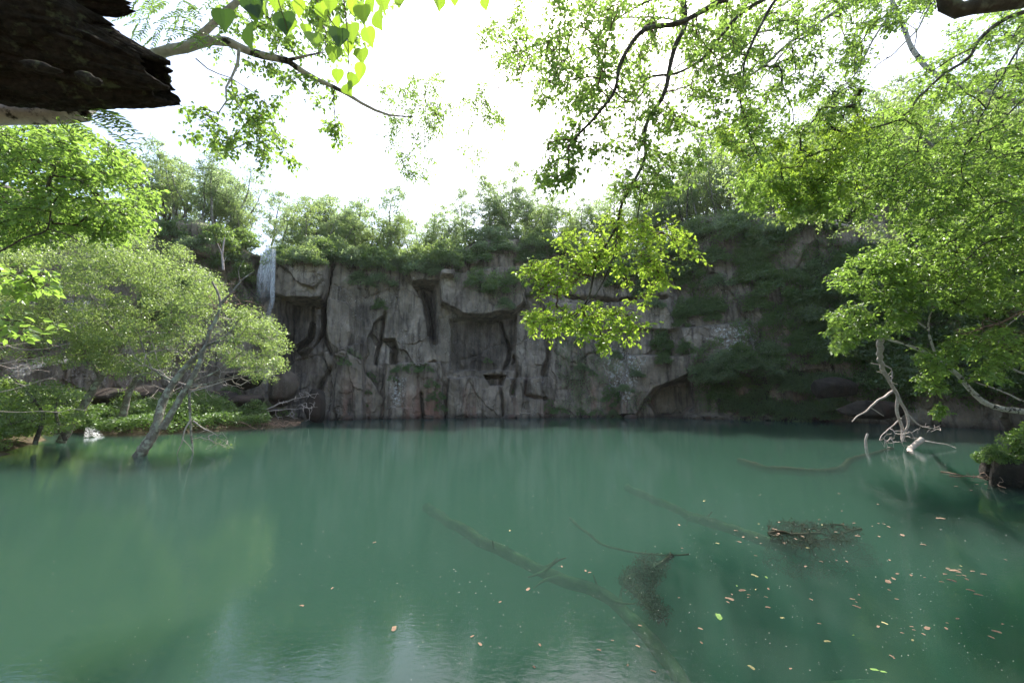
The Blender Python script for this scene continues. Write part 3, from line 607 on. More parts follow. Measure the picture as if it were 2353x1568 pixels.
# birch bough from behind the rotten trunk
near_tree('birch', (-5.4, 3.0, 1), 'birch with white peeling bough reaching right from behind the rotten trunk', 'tree',
    guides=[(g([(-260, 300, 2.9), (-60, 268, 2.9), (90, 262, 2.95), (190, 256, 3.0)]), .085, .075), (g([(190, 256, 3.0), (280, 180, 3.2), (345, 130, 3.3), (430, 112, 3.3), (520, 95, 3.3), (560, 112, 3.35), (620, 130, 3.4), (660, 140, 3.4)]), .06, .03),
            (g([(660, 140, 3.4), (700, 170, 3.5), (770, 205, 3.6), (850, 245, 3.7), (900, 262, 3.8), (950, 268, 3.9)]), .026, .006),
            (g([(425, 112, 3.3), (445, 90, 3.3), (480, 62, 3.3), (520, 25, 3.3), (560, -5, 3.3), (640, -70, 3.4)]), .032, .022),
            (g([(549, 112, 3.3), (547, 160, 3.3), (528, 205, 3.25), (520, 240, 3.2), (500, 262, 3.2)]), .014, .004), (g([(450, 135, 3.2), (480, 160, 3.2), (540, 190, 3.2), (590, 218, 3.2)]), .006, .003),
            (g([(650, 140, 3.4), (700, 130, 3.4), (750, 120, 3.5)]), .016, .004), (g([(530, 215, 3.25), (560, 260, 3.3), (590, 300, 3.4), (605, 370, 3.4)]), .006, .002)],
    crowns=[dict(poly=[(430, 250), (500, 240), (600, 260), (625, 300), (600, 330), (520, 350), (440, 320)], d=(3.1, 3.8), n=34, leaf=.042, tl=.16, droop=.6, per=6),
            dict(poly=[(580, 320), (615, 330), (610, 400), (590, 380)], d=(3.3, 3.5), n=7, leaf=.04, tl=.12), dict(poly=[(530, 190), (640, 210), (650, 320), (600, 330), (540, 260)], d=(3.2, 3.9), n=24, leaf=.042, tl=.15, droop=.6),
            dict(poly=[(470, 110), (640, 150), (790, 200), (780, 240), (690, 220), (560, 160)], d=(3.2, 4), n=22, leaf=.042, tl=.15, droop=.6),
            dict(poly=[(740, 260), (790, 260), (790, 340), (750, 350)], d=(3.6, 3.9), n=9, leaf=.042, tl=.13), dict(poly=[(640, 320), (700, 330), (690, 380), (650, 370)], d=(3.6, 3.9), n=5, leaf=.042, tl=.12),
            dict(poly=[(470, -20), (900, -20), (900, 60), (850, 110), (740, 130), (600, 90), (480, 60)], d=(3.3, 4.6), n=120, leaf=.045, tl=.18, gap=.4, gs=50)],
    seed=6, bark=BARK_PALE, twig=BARK_RED, rtip=.0016, trunk=[([(-5.6, 2.6, 0), (-5.4, 2.8, 2), (-5.0, 2.9, 3.6), tuple(P(-260, 300, 2.9))], .11, .085)])

# ------------------------------------------------------------------ linden leaves close to the lens
def linden():
    rng = np.random.default_rng(7); o = empty('linden_branch', P(760, -60, 1.9), 'low linden twigs with big round yellow-green leaves against the sky, top left of centre', 'branch')
    gp = [(g([(620, -80, 1.9), (640, 0, 1.9), (652, 40, 1.9), (660, 70, 1.9)]), .004, .002), (g([(760, -90, 1.9), (790, 0, 1.9), (800, 80, 1.9), (800, 170, 1.9)]), .005, .002),
          (g([(700, -80, 1.95), (730, 10, 1.9), (770, 60, 1.9), (800, 120, 1.9)]), .004, .002), (g([(540, -60, 1.9), (590, -10, 1.9), (620, 10, 1.9)]), .003, .002), (g([(900, -80, 2), (930, -30, 2), (1020, -20, 2), (1110, -15, 2)]), .004, .002)]
    for p, a, b in gp:
        c = curve(p, jit=.008, rng=rng); tubes('twig', [(c, np.linspace(a, b, len(c)))], BARK_RED, o, 5)
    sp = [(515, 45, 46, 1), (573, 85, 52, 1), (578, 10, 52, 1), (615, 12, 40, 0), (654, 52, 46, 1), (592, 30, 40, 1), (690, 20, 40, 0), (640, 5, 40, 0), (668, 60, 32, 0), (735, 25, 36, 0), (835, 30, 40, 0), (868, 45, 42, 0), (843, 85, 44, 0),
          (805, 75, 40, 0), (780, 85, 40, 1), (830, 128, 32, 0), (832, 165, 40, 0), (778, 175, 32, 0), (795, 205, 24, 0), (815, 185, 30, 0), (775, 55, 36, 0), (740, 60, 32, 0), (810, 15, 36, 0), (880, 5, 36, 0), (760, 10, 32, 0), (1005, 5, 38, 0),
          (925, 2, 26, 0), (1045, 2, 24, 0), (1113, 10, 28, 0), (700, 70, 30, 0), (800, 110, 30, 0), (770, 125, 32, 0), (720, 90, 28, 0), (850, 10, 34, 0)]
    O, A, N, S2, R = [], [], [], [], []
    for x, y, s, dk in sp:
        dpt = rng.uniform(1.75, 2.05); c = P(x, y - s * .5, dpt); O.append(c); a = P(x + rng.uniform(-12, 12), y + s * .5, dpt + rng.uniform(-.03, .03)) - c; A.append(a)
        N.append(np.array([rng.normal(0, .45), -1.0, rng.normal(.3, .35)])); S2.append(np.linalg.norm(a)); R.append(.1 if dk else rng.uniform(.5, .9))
    # rounder outline: twelve-sided leaf, folded on the midrib
    O, A, N, S2 = map(np.array, (O, A, N, S2)); n = len(O); A /= np.linalg.norm(A, axis=1, keepdims=True)
    B = np.cross(N, A); B /= np.linalg.norm(B, axis=1, keepdims=True); U = np.cross(A, B)
    half = [(.0, .0), (-.03, .16), (.08, .34), (.25, .43), (.45, .42), (.65, .31), (.85, .13), (1.06, 0)]
    V = []
    for a, b in half + [(a, -b) for a, b in half[1:-1][::-1]]: V.append(O + S2[:, None] * (a * A + b * B + (abs(b) * .22 - .12 * a * a) * U))
    V = np.stack(V, 1).reshape(-1, 3); k = np.arange(n)[:, None] * 14
    F1 = np.concatenate([k + np.array([0, 7, 6, 5, 4, 3, 2, 1])]); F2 = np.concatenate([k + np.array([0, 13, 12, 11, 10, 9, 8, 7])])
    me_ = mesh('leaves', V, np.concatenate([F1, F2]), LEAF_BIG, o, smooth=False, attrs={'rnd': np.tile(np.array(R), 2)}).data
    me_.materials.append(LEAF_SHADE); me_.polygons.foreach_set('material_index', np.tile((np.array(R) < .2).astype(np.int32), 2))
linden()
# ------------------------------------------------------------------ rowan fronds
def rowan(name, label, fr, seed, mat=LEAF_NEAR):
    rng = np.random.default_rng(seed); o = empty(name, fr[0][0], label, 'branch')
    O, A, N, S2, tb = [], [], [], [], []
    for p0, p1, n, ls in fr:
        c = curve([p0, (p0 + p1) / 2 + np.array([0, 0, .02]), p1], 12); tb.append((c, np.linspace(.0016, .0008, 12)))
        d = p1 - p0; d /= np.linalg.norm(d); nn = np.array([rng.normal(0, .4), -.6, .9 + rng.normal(0, .3)]); sd = np.cross(nn, d); sd /= np.linalg.norm(sd)
        for k in range(n):
            u = .2 + .78 * k / (n - 1); q = c[int(u * 11)] + (c[min(11, int(u * 11) + 1)] - c[int(u * 11)]) * (u * 11 % 1)
            for sg in (1, -1):
                O.append(q); A.append(sd * sg + d * .45 + rng.normal(0, .08, 3)); N.append(nn + rng.normal(0, .15, 3)); S2.append(ls * rng.uniform(.85, 1.1) * (1 - .35 * (u > .9)))
        O.append(p1); A.append(d); N.append(nn); S2.append(ls)
    for q_ in tb: tubes('stalk', [q_], BARK_RED, o, 4)
    leaf_mesh('leaves', O, A, N, S2, mat, o, wide=.30, fine=True, rng=rng)
rng0 = np.random.default_rng(70)
fr = []
for i in range(64):
    x, y = rng0.uniform(320, 520), rng0.uniform(-20, 100)
    if x > 420 and y > 90 or x < 360 and y > 70: continue
    dp = rng0.uniform(3.0, 3.8); a = rng0.uniform(0, 6.28); l = rng0.uniform(45, 65); fr.append((P(x, y, dp), P(x + l * math.cos(a), y + l * .6 * abs(math.sin(a)) + 8, dp + rng0.uniform(-.1, .1)), 7, .05))
fr.append((P(430, 80, 2.9), P(385, 92, 2.9), 6, .045)); fr.append((P(360, -30, 3), P(335, 60, 3), 7, .045))
rowan('rowan_branch', 'rowan sprays with narrow paired leaflets above the white bough', fr, 71)
fr = []
for a, b in [((190, 255), (300, 300)), ((210, 250), (325, 318)), ((230, 262), (318, 340)), ((200, 262), (270, 300)), ((150, 268), (210, 320)), ((215, 258), (262, 262)), ((236, 258), (290, 285)), ((170, 262), (245, 300)), ((120, 270), (170, 315)), ((250, 300), (300, 350))]:
    fr.append((P(*a, 2.6), P(*b, 2.5 + rng0.uniform(-.1, .1)), 8, .052))
rowan('rowan_spray', 'rowan leaf sprays hanging just under the rotten trunk on the left', fr, 72)

# ------------------------------------------------------------------ left side trees
near_tree('bank_tree', (-11, 4.6, 1), 'tree reaching in from the left edge below the rotten trunk with bright green layered leaves', 'tree',
    guides=[(np.vstack([[(-10.6, 4.8, 6)], g([(-80, 330, 6), (0, 343, 6), (33, 357, 6), (70, 370, 6), (167, 383, 6), (233, 397, 6), (300, 420, 6.2)])]), .04, .006),
            (np.vstack([[(-10.6, 4.8, 5)], g([(-80, 440, 6.4), (0, 430, 6.3), (33, 410, 6.2), (73, 393, 6.1), (80, 370, 6)])]), .04, .012),
            (np.vstack([[(-10.6, 4.9, 4)], g([(-80, 600, 5.5), (0, 572, 5.5), (56, 539, 5.5), (101, 524, 5.5), (110, 493, 5.5), (123, 467, 5.5), (150, 440, 5.6)])]), .03, .006),
            (g([(101, 524, 5.5), (160, 540, 5.5), (200, 570, 5.5)]), .01, .004)],
    crowns=[dict(poly=[(-30, 275), (180, 290), (290, 350), (360, 420), (350, 480), (280, 500), (180, 460), (80, 500), (-30, 480)], d=(5.2, 8), n=640, leaf=.074, gap=.3, gs=28, twigs=3),
            dict(poly=[(-30, 480), (160, 470), (340, 470), (360, 500), (280, 560), (180, 530), (60, 560), (-30, 560)], d=(7, 9), n=330, leaf=.08, gap=.28, gs=30, twigs=3)],
    seed=8, bark=BARK, twig=BARK, trunk=[([(-11, 4.4, .2), (-10.8, 4.7, 3), (-10.6, 4.9, 6), (-10.0, 5, 9)], .16, .07)])
near_tree('low_branch_tree', (-7, 3.6, .8), 'few broad bright leaves on thin twigs poking in at the left edge over the water', 'branch',
    guides=[(g([(-120, 600, 3.4), (-40, 610, 3.4), (40, 640, 3.4), (90, 665, 3.4)]), .012, .003), (g([(-120, 760, 3.3), (-30, 730, 3.3), (50, 740, 3.3), (110, 760, 3.3)]), .01, .003), (np.vstack([[(-6.6, 3.4, 3.4)], g([(-120, 600, 3.4)])]), .02, .012), (np.vstack([[(-6.6, 3.4, 3.4)], g([(-120, 760, 3.3)])]), .02, .01)],
    crowns=[dict(poly=[(-30, 590), (60, 610), (120, 650), (60, 680), (-30, 650)], d=(3.2, 3.8), n=22, leaf=.075, tl=.15, per=4, twigs=3), dict(poly=[(-30, 720), (60, 720), (125, 760), (60, 770), (-30, 760)], d=(3.2, 3.5), n=9, leaf=.08, tl=.15, per=4, twigs=2)],
    seed=9, bark=BARK, twig=BARK, rtip=.002, trunk=[([(-7, 3.2, .2), (-6.8, 3.4, 2), (-6.6, 3.4, 3.4)], .05, .02)])

def fluff_tree(name, loc, label, cat, trunks, crowns, seed, bark, mat, twig=None, group=None, rtip=.006, expo=.42):
    rng = np.random.default_rng(seed); o = empty(name, loc, label, cat, group)
    TT = np.concatenate([sample_poly(c['poly'], c['n'], rng, c.get('gap', 0), c.get('gs', 60), c['d'], seed + i) for i, c in enumerate(crowns)])
    gp, paths, dirs = grow(trunks, TT, rng, rtip=rtip, step=.5, sag=.04, expo=expo)
    for k_, q_ in enumerate(gp): tubes('trunk' if k_ == 0 else 'bough', [q_], bark, o, 10, .25)
    tubes('branches', paths, twig or bark, o, 5)
    s = 0; Q = []
    for c in crowns:
        k = c['n']; T = TT[s:s + k]; s += k
        Q.append(puffs(T, rng, c.get('per', 60), c.get('rad', .55), c.get('leaf', .09), c.get('flat', .5)))
    q = [np.concatenate([a[i] for a in Q]) for i in range(4)]
    leaf_mesh('crown', *q, mat, o, rng=rng)
    return o
b1 = Wt(320, 1045)
Lt = float(b1[1])
fluff_tree('leaning_willow', b1, 'leaning grey trunk rising from the water at left, snapped near its top, pale leaves', 'tree',
    [(np.vstack([[b1 - np.array([.35, .1, .8])], g([(320, 1045, Lt), (356, 985, Lt + .3), (375, 921, Lt + .7), (405, 868, Lt + 1), (440, 830, Lt + 1.2), (468, 803, Lt + 1.3)])]), .20, .09),
     (g([(372, 985, Lt + .2), (401, 936, Lt + .4), (442, 868, Lt + .7), (470, 803, Lt + 1), (483, 760, Lt + 1.2), (506, 707, Lt + 1.5), (502, 677, Lt + 1.6), (487, 647, Lt + 1.7)]), .125, .04),
     (g([(472, 795, Lt + 1), (522, 767, Lt + 1.2), (548, 734, Lt + 1.5), (600, 715, Lt + 1.8)]), .06, .02), (g([(502, 704, Lt + 1.5), (537, 666, Lt + 1.9), (563, 636, Lt + 2.2), (582, 625, Lt + 2.4)]), .055, .02),
     (g([(552, 650, Lt + 2.1), (548, 620, Lt + 2.1), (556, 600, Lt + 2.1)]), .022, .008), (g([(440, 880, Lt + .7), (500, 850, Lt + 1.2), (570, 800, Lt + 2), (620, 780, Lt + 2.4)]), .04, .012), (g([(440, 890, Lt + .7), (520, 870, Lt + 1.4), (590, 850, Lt + 2)]), .035, .012),
     (g([(405, 880, Lt + .9), (350, 845, Lt + 1.5), (330, 800, Lt + 2), (310, 740, Lt + 2.4)]), .05, .015), (g([(436, 895, Lt + .6), (437, 966, Lt + .6), (444, 1047, Lt + .5)]), .05, .03)],
    [dict(poly=[(520, 700), (580, 700), (640, 740), (668, 815), (655, 870), (600, 880), (540, 850), (510, 800), (540, 750)], d=(Lt + .6, Lt + 3.6), n=130, per=75, rad=.4, leaf=.085, gap=.2, gs=30),
     dict(poly=[(430, 690), (500, 690), (560, 740), (520, 850), (430, 860), (400, 800)], d=(Lt + 1, Lt + 4), n=36, per=38, rad=.4, leaf=.08, gap=.45),
     dict(poly=[(400, 990), (500, 990), (540, 1025), (440, 1030)], d=(Lt + .2, Lt + .8), n=7, per=22, rad=.25, leaf=.05)],
    11, BARK_GREY, LEAF_PALE, twig=DEADWOOD)
fluff_tree('willow', P(139, 1007, Lt + 4), 'wide pale green willow covering the left bank in front of the hidden cascade', 'tree',
    [(g([(139, 1015, Lt + 4), (185, 940, Lt + 4.2), (230, 868, Lt + 4.5), (282, 790, Lt + 4.8), (327, 734, Lt + 5), (370, 660, Lt + 5.2)]), .19, .04), (g([(281, 955, Lt + 6), (300, 895, Lt + 6), (337, 827, Lt + 6), (380, 750, Lt + 6), (400, 680, Lt + 6)]), .16, .035),
     (g([(230, 868, Lt + 4.5), (180, 780, Lt + 4), (120, 700, Lt + 4), (60, 640, Lt + 4)]), .09, .025), (g([(282, 790, Lt + 4.8), (220, 700, Lt + 5), (180, 620, Lt + 5)]), .08, .02), (g([(327, 734, Lt + 5), (400, 690, Lt + 4.2), (450, 640, Lt + 4)]), .05, .015)],
    [dict(poly=[(190, 535), (330, 530), (420, 575), (490, 640), (515, 680), (480, 720), (380, 700), (280, 640), (200, 600)], d=(Lt + 2, Lt + 7), n=210, per=95, rad=.6, leaf=.10, gap=.1),
     dict(poly=[(-40, 575), (200, 540), (330, 620), (460, 700), (470, 760), (380, 800), (200, 780), (120, 760), (-40, 740)], d=(Lt + 1.5, Lt + 6), n=360, per=95, rad=.55, leaf=.10, gap=.2, gs=45),
     dict(poly=[(-40, 730), (200, 750), (420, 790), (430, 850), (300, 870), (120, 835), (-40, 815)], d=(Lt + 1.5, Lt + 4), n=90, per=70, rad=.45, leaf=.095, gap=.25, gs=40),
     dict(poly=[(150, 770), (380, 770), (440, 810), (330, 850), (240, 850), (170, 830)], d=(Lt + 2, Lt + 5), n=90, per=70, rad=.45, leaf=.095, gap=.3, gs=40)],
    12, BARK_GREY, LEAF_PALE)
fluff_tree('alder', P(60, 990, Lt + 2), 'low dark green bushy tree over the bank at the lower left edge', 'tree',
    [(g([(80, 1020, Lt + 1.5), (100, 960, Lt + 1.5), (60, 900, Lt + 1.5), (20, 860, Lt + 1.5)]), .08, .02), (g([(150, 1010, Lt + 2), (130, 930, Lt + 2.2), (150, 890, Lt + 2.4)]), .07, .02)],
    [dict(poly=[(-40, 900), (100, 880), (180, 890), (190, 960), (150, 990), (60, 990), (-40, 1000)], d=(Lt, Lt + 3.5), n=110, per=60, rad=.42, leaf=.10, gap=.2, gs=50)],
    13, BARK, LEAF_DARK)

# ------------------------------------------------------------------ rotten trunk overhead
def rotten_trunk():
    rng = np.random.default_rng(20)
    a, b = P(-420, -10, 2.15), P(388, 188, 2.5)
    o = empty('rotten_trunk', a, 'huge dark rotten trunk slanting in at the top left, broken off in splinters', 'tree trunk')
    def shell(a, b, rpx, jag, seed, nu=240, na=200, flat=1.0, name='bark'):
        ax = b - a; Ln = np.linalg.norm(ax); ax /= Ln; up = np.array([0, 0, 1.]) - ax * ax[2]; up /= np.linalg.norm(up); sd = np.cross(ax, up)
        th = np.linspace(0, 2 * math.pi, na, endpoint=False); u = np.concatenate([np.linspace(0, 1, nu), np.linspace(1, .80, 30)]); inner = np.arange(len(u)) >= nu
        ct, st = np.cos(th)[None], np.sin(th)[None]; U = u[:, None]
        R = np.interp(u, [p[0] for p in rpx], [p[1] for p in rpx])[:, None]
        jg = jag * (vnoise(ct * 1.7 + 5, st * 1.7, seed, seed) * 1.0 + vnoise(ct * 4.5, st * 4.5, seed, seed + 1) * .35 + vnoise(ct * 11, st * 11, seed, seed + 2) * .12)
        t = U * Ln + jg * sstep(.72, 1, U) * (1 + 0 * U)
        n1 = fbm(ct * 2.2, st * 2.2, t * 1.6 + seed, seed + 5, 5); n2 = fbm(ct * 7, st * 7, t * 4, seed + 6, 5); n3 = fbm(ct * 24, st * 24, t * 13, seed + 7, 3)
        rr = R * (1 + .20 * n1 + .13 * (1 - 2.4 * np.abs(n2)) + .035 * n3)
        rr = np.where(inner[:, None], rr * (.86 - .25 * (1 - U) / .2), rr)
        V = a + ax * t[..., None] + up * (rr * ct * flat)[..., None] + sd * (rr * st)[..., None]
        f = grid_faces(len(u), na); i = np.arange(len(u) - 1) * na
        seam = np.stack([i + na - 1, i + 2 * na - 1, i + na, i], -1)
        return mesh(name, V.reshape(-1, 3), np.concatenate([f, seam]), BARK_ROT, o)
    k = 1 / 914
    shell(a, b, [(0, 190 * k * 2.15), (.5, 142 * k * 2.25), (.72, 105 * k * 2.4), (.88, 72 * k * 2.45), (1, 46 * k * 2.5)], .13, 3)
    shell(P(-160, -110, 2.1), P(258, -2, 2.3), [(0, 120 * k * 2.1), (.6, 75 * k * 2.2), (.9, 36 * k * 2.3), (1, 14 * k * 2.3)], .16, 33, 160, 120, name='splintered_stub')
    shell(P(40, 40, 2.15), P(236, 62, 2.3), [(0, 90 * k * 2.1), (.6, 60 * k * 2.2), (.92, 26 * k * 2.3), (1, 10 * k * 2.3)], .10, 47, 120, 100, name='splinter')
    for (x, y, w_, h_, tl) in ((92, 152, 50, 13, .25), (200, 180, 38, 17, .35)):
        c = P(x, y, 1.93); n_ = 40; th = np.linspace(0, 2 * math.pi, n_, endpoint=False); V = []; wv = 1 + .22 * vnoise(np.cos(th) * 1.6 + x, np.sin(th) * 1.6) + .08 * vnoise(np.cos(th) * 6 + x, np.sin(th) * 6)
        for q in (0, .5, .85, 1, .95, .6, 0):
            lay = [0, .0, .004, .014, .024, .03, .034][len(V)]
            V.append(c + np.stack([np.cos(th + 0) * wv * q * w_ * k * 1.93, -(lay * 1.0) + 0 * th + .02, np.sin(th) * wv * q * h_ * k * 1.93 - np.cos(th) * q * w_ * k * 1.93 * tl], 1))
        V = np.stack(V).reshape(-1, 3); f = grid_faces(7, n_); i = np.arange(6) * n_
        mesh('shelf_fungus', V, np.concatenate([f, np.stack([i + n_ - 1, i + 2 * n_ - 1, i + n_, i], -1)]), BARK_ROT, o)
rotten_trunk()

# ------------------------------------------------------------------ trees and shrubs on the rim: kinds first, then copies
def kind_tree(seed, h, w_, n, per, leaf, mat, bark, stems=1, rad=.36, low=.3):
    n = int(n * 2.0) // stems * stems; per = int(per * .5)
    rng = np.random.default_rng(seed); o = empty('clifftop_tree', (0, 0, 0)); guides = []; T = []
    for s in range(stems):
        lean = rng.normal(0, .16, 2) * h * (1.4 if stems > 1 else 1); hh = h * rng.uniform(.8, 1)
        top = np.array([lean[0], lean[1], hh]); guides.append(([np.array([.12 * s, 0, -.5]), top * .35 + rng.normal(0, .12, 3), top * .7 + rng.normal(0, .15, 3), top], .045 + .012 * h, .015))
        m = n // stems; z = hh * (low + (1.05 - low) * rng.random(m)); prof = np.sin(np.clip((z / hh - low) / (1.08 - low), 0, 1) * math.pi)**.6
        a = rng.random(m) * 6.28; r = w_ * (.35 + .65 * rng.random(m)) * prof
        T.append(np.stack([top[0] * z / hh + r * np.cos(a), top[1] * z / hh + r * np.sin(a), z], 1))
    T = np.concatenate(T); gp, paths, d = grow(guides, T, rng, rtip=.008, step=.5, sag=-.05)
    tubes('trunk', gp, bark, o, 6); tubes('branches', paths, bark, o, 4)
    leaf_mesh('crown', *puffs(T, rng, int(per * 1.7), rad, leaf * 1.12, .5), mat, o, rng=rng)
    return o
def kind_shrub(seed, n, per, leaf, mat, bark, name='cliff_shrub', hang=.3, rad=.3, tall=.9):
    rng = np.random.default_rng(seed); o = empty(name, (0, 0, 0))
    a = rng.random(n) * 6.28; r = .85 * np.sqrt(rng.random(n)); z = tall * (1 - r * r) * rng.uniform(.2, 1, n) - hang * r
    T = np.stack([r * np.cos(a), r * np.sin(a) - .25, z], 1)
    gs = [([np.array([0, .5, -.2]), np.array([x * .4, 0, .1]), np.array([x, -.3, .55 * tall])], .03, .01) for x in (-.5, -.1, .4)]
    gp, paths, d = grow(gs, T, rng, rtip=.006, step=.3, sag=-.05)
    tubes('stems', gp + paths, bark, o, 4); leaf_mesh('foliage', *puffs(T, rng, per, rad, leaf, .55), mat, o, rng=rng)
    return o
def dup(root, loc, rz=0, sc=(1, 1, 1), tilt=0):
    if 'label' not in root.keys(): r, fresh = root, True
    else:
        r = root.copy(); C.objects.link(r); fresh = False
        for ch in list(root.children):
            c = ch.copy(); C.objects.link(c); c.parent = r
    r.location = tuple(loc); r.rotation_euler = (tilt, 0, rz); r.scale = sc
    return r
TK = [kind_tree(100, 6.5, 1.5, 52, 34, .13, LEAF_FAR, BARK_GREY), kind_tree(101, 7.5, 1.3, 60, 32, .13, LEAF_FAR, BARK_GREY), kind_tree(102, 5.5, 1.7, 56, 40, .13, LEAF_PALE, BARK_GREY, 2),
      kind_tree(103, 6.2, 1.4, 44, 32, .13, LEAF_FAR, BARK_GREY, 2, low=.4), kind_tree(104, 7.0, 1.7, 70, 38, .13, LEAF_FAR, BARK, 2, low=.2), kind_tree(105, 4.6, 1.5, 50, 44, .13, LEAF_PALE, BARK_GREY, 3, low=.1), kind_tree(106, 8.0, 1.6, 58, 30, .13, LEAF_FAR, BARK_GREY, 1, low=.45)]
TN = ['slim airy', 'tall straight', 'twin-stemmed', 'forked open', 'full dark', 'short bushy', 'high bare-stemmed']
ZONES = [(420, 'above the hidden left cascade'), (520, 'on the shoulder left of the waterfall'), (600, 'just left of the waterfall lip'), (700, 'just right of the waterfall lip'), (800, 'above the grey block beside the waterfall'),
         (900, 'above the bushy part of the rim'), (1000, 'above the dark upright cleft'), (1110, 'above the overhanging brow'), (1230, 'on the rounded rim hump at centre'), (1340, 'at the notch behind the lime leaves'),
         (1480, 'behind the hanging lime branch'), (1620, 'where the rim steps up to the right'), (1780, 'on the dark ledge above the shaded slope'), (2000, 'behind the canopy above the shaded slope'), (2700, 'high above the right end of the pool')]
def zone(x): return next((t for lim, t in ZONES if x < lim), ZONES[-1][1])
rng = np.random.default_rng(200)
ROW = ['on the rim', 'a few steps back', 'standing behind the others']
spots = []
for row, (back, stp) in enumerate(((.8, 38), (3.2, 36), (7.0, 38))):
    x = 330 + row * 17
    while x < 2360: spots.append((x + rng.uniform(-14, 14), back + rng.uniform(-.4, 1.2), row)); x += stp * rng.uniform(.75, 1.25) * (1.5 if x > 1850 else 1)
for i, (x, back, row) in enumerate(spots):
    k = int(rng.integers(7)); hs = {0: .9, 1: 1.25, 2: 1.4}[row] * rng.uniform(.75, 1.15)
    if 600 < x < 660 and row == 0: continue
    if 980 < x < 1090: hs *= .8
    if x > 1380: hs *= 1.2
    if x < 520: hs *= 1.12
    q = top_at(x, back); q[2] -= .15
    t = dup(TK[k], q, rng.uniform(0, 6.28), (hs * rng.uniform(.9, 1.15),) * 2 + (hs,))
    tag(t, f'{TN[k]} tree {zone(x)}, {ROW[row]}', 'tree', 'small pale trees along the cliff top')
SK = [kind_shrub(300, 42, 60, .11, LEAF_DARK, BARK), kind_shrub(301, 36, 60, .11, LEAF_FAR, BARK), kind_shrub(302, 50, 60, .11, LEAF_DARK, BARK, hang=.9), kind_shrub(303, 40, 60, .11, LEAF_PALE, BARK_GREY), kind_shrub(304, 44, 60, .11, LEAF_FAR, BARK, hang=.8, tall=.6)]
SN = ['dark rounded', 'mid-green', 'dark trailing', 'pale feathery', 'loose drooping']
HK = [kind_shrub(310, 40, 40, .09, LEAF_HERB, BARK, 'grass_tuft', hang=.5, rad=.24, tall=.45), kind_shrub(311, 34, 40, .09, LEAF_HERB, BARK, 'grass_tuft', hang=1.1, rad=.22, tall=.3)]
def area(x, y):
    v = 'high on the face' if y < 650 else 'halfway up the face' if y < 790 else 'low on the face' if y < 900 else 'just above the waterline'
    names = [(480, 'beyond the willow'), (600, 'left of the waterfall'), (700, 'right of the waterfall'), (780, 'by the dark hollow'), (860, 'above the slanting ledge'), (960, 'left of the upright cleft'), (1080, 'right of the upright cleft'), (1240, 'around the overhanging brow'), (1400, 'right of the streaked wall'),
             (1500, 'left of the big cave'), (1620, 'over the big cave'), (1720, 'a little right of the big cave'), (1830, 'in the middle of the shaded slope'), (1960, 'near the bare white bough'), (2100, 'behind the dead hanging branch'), (9999, 'at the far right behind the leafy tree')]
    return v + ', ' + next(t for lim, t in names if x < lim)
SHR = [(700, 598, 34, 1), (745, 588, 38, 0), (800, 600, 44, 1), (830, 640, 38, 4), (875, 650, 36, 1), (860, 600, 38, 0), (905, 600, 38, 3), (930, 625, 26, 0), (960, 565, 44, 3), (1000, 548, 48, 3), (1030, 575, 44, 3), (1060, 602, 38, 0), (1092, 640, 32, 2), (1100, 600, 38, 0),
       (1135, 650, 36, 2), (1180, 640, 38, 2), (1150, 575, 32, 0), (1205, 600, 30, 0), (1240, 590, 26, 2), (1160, 695, 26, 4), (1230, 665, 26, 2), (560, 560, 42, 0), (530, 592, 36, 2), (560, 625, 26, 2), (500, 560, 38, 0), (440, 570, 28, 1), (400, 545, 34, 0), (668, 578, 18, 1), (1290, 560, 26, 0), (870, 700, 20, 2), (780, 585, 36, 3), (650, 560, 22, 1)]
r2 = np.random.default_rng(210)
for xx in np.arange(640, 1560, 23):
    if 600 < xx < 640: continue
    SHR.append((xx + r2.uniform(-8, 8), float(np.interp(xx, [p[0] for p in CL_PX], [p[2] for p in CL_PX])) + r2.uniform(-6, 34), r2.uniform(26, 42), int(r2.choice([1, 3, 3, 4]))))
def fillp(poly, n, r, kinds):
    xs = [p[0] for p in poly]; ys = [p[1] for p in poly]; c = 0
    while c < n:
        x, y = r2.uniform(min(xs), max(xs)), r2.uniform(min(ys), max(ys))
        if inpoly(np.array([x]), np.array([y]), poly)[0]: SHR.append((x, y, r2.uniform(*r), int(r2.choice(kinds)))); c += 1
fillp([(1540, 540), (1700, 495), (1900, 480), (2340, 450), (2340, 880), (2000, 880), (1950, 820), (1880, 720), (1720, 660), (1560, 650)], 78, (30, 48), [0, 2, 0, 2, 1])
fillp([(1560, 640), (1660, 650), (1640, 750), (1560, 740)], 8, (22, 32), [0, 2]); fillp([(1720, 660), (1900, 720), (1920, 830), (1760, 780)], 12, (24, 36), [2, 1, 0])
fillp([(1600, 810), (1760, 800), (1900, 860), (1950, 955), (1700, 950), (1620, 890)], 26, (24, 36), [1, 1, 0, 4]); fillp([(1280, 575), (1560, 575), (1560, 650), (1400, 640), (1290, 620)], 12, (20, 34), [0, 2])
fillp([(350, 600), (560, 620), (580, 700), (480, 760), (350, 740)], 6, (20, 30), [0, 2])
fillp([(1250, 540), (1300, 540), (1420, 600), (1560, 560), (1560, 700), (1480, 740), (1300, 640)], 10, (22, 32), [0, 2, 1]); fillp([(1600, 850), (1760, 830), (1960, 870), (1960, 955), (1640, 950)], 16, (26, 38), [1, 4, 3]); fillp([(1700, 500), (1900, 480), (2000, 620), (1900, 760), (1720, 640)], 16, (26, 40), [1, 3, 4]); fillp([(1480, 720), (1600, 700), (1620, 800), (1520, 840)], 7, (20, 30), [0, 2]); fillp([(1320, 830), (1470, 800), (1470, 950), (1360, 950)], 5, (14, 24), [1, 4])
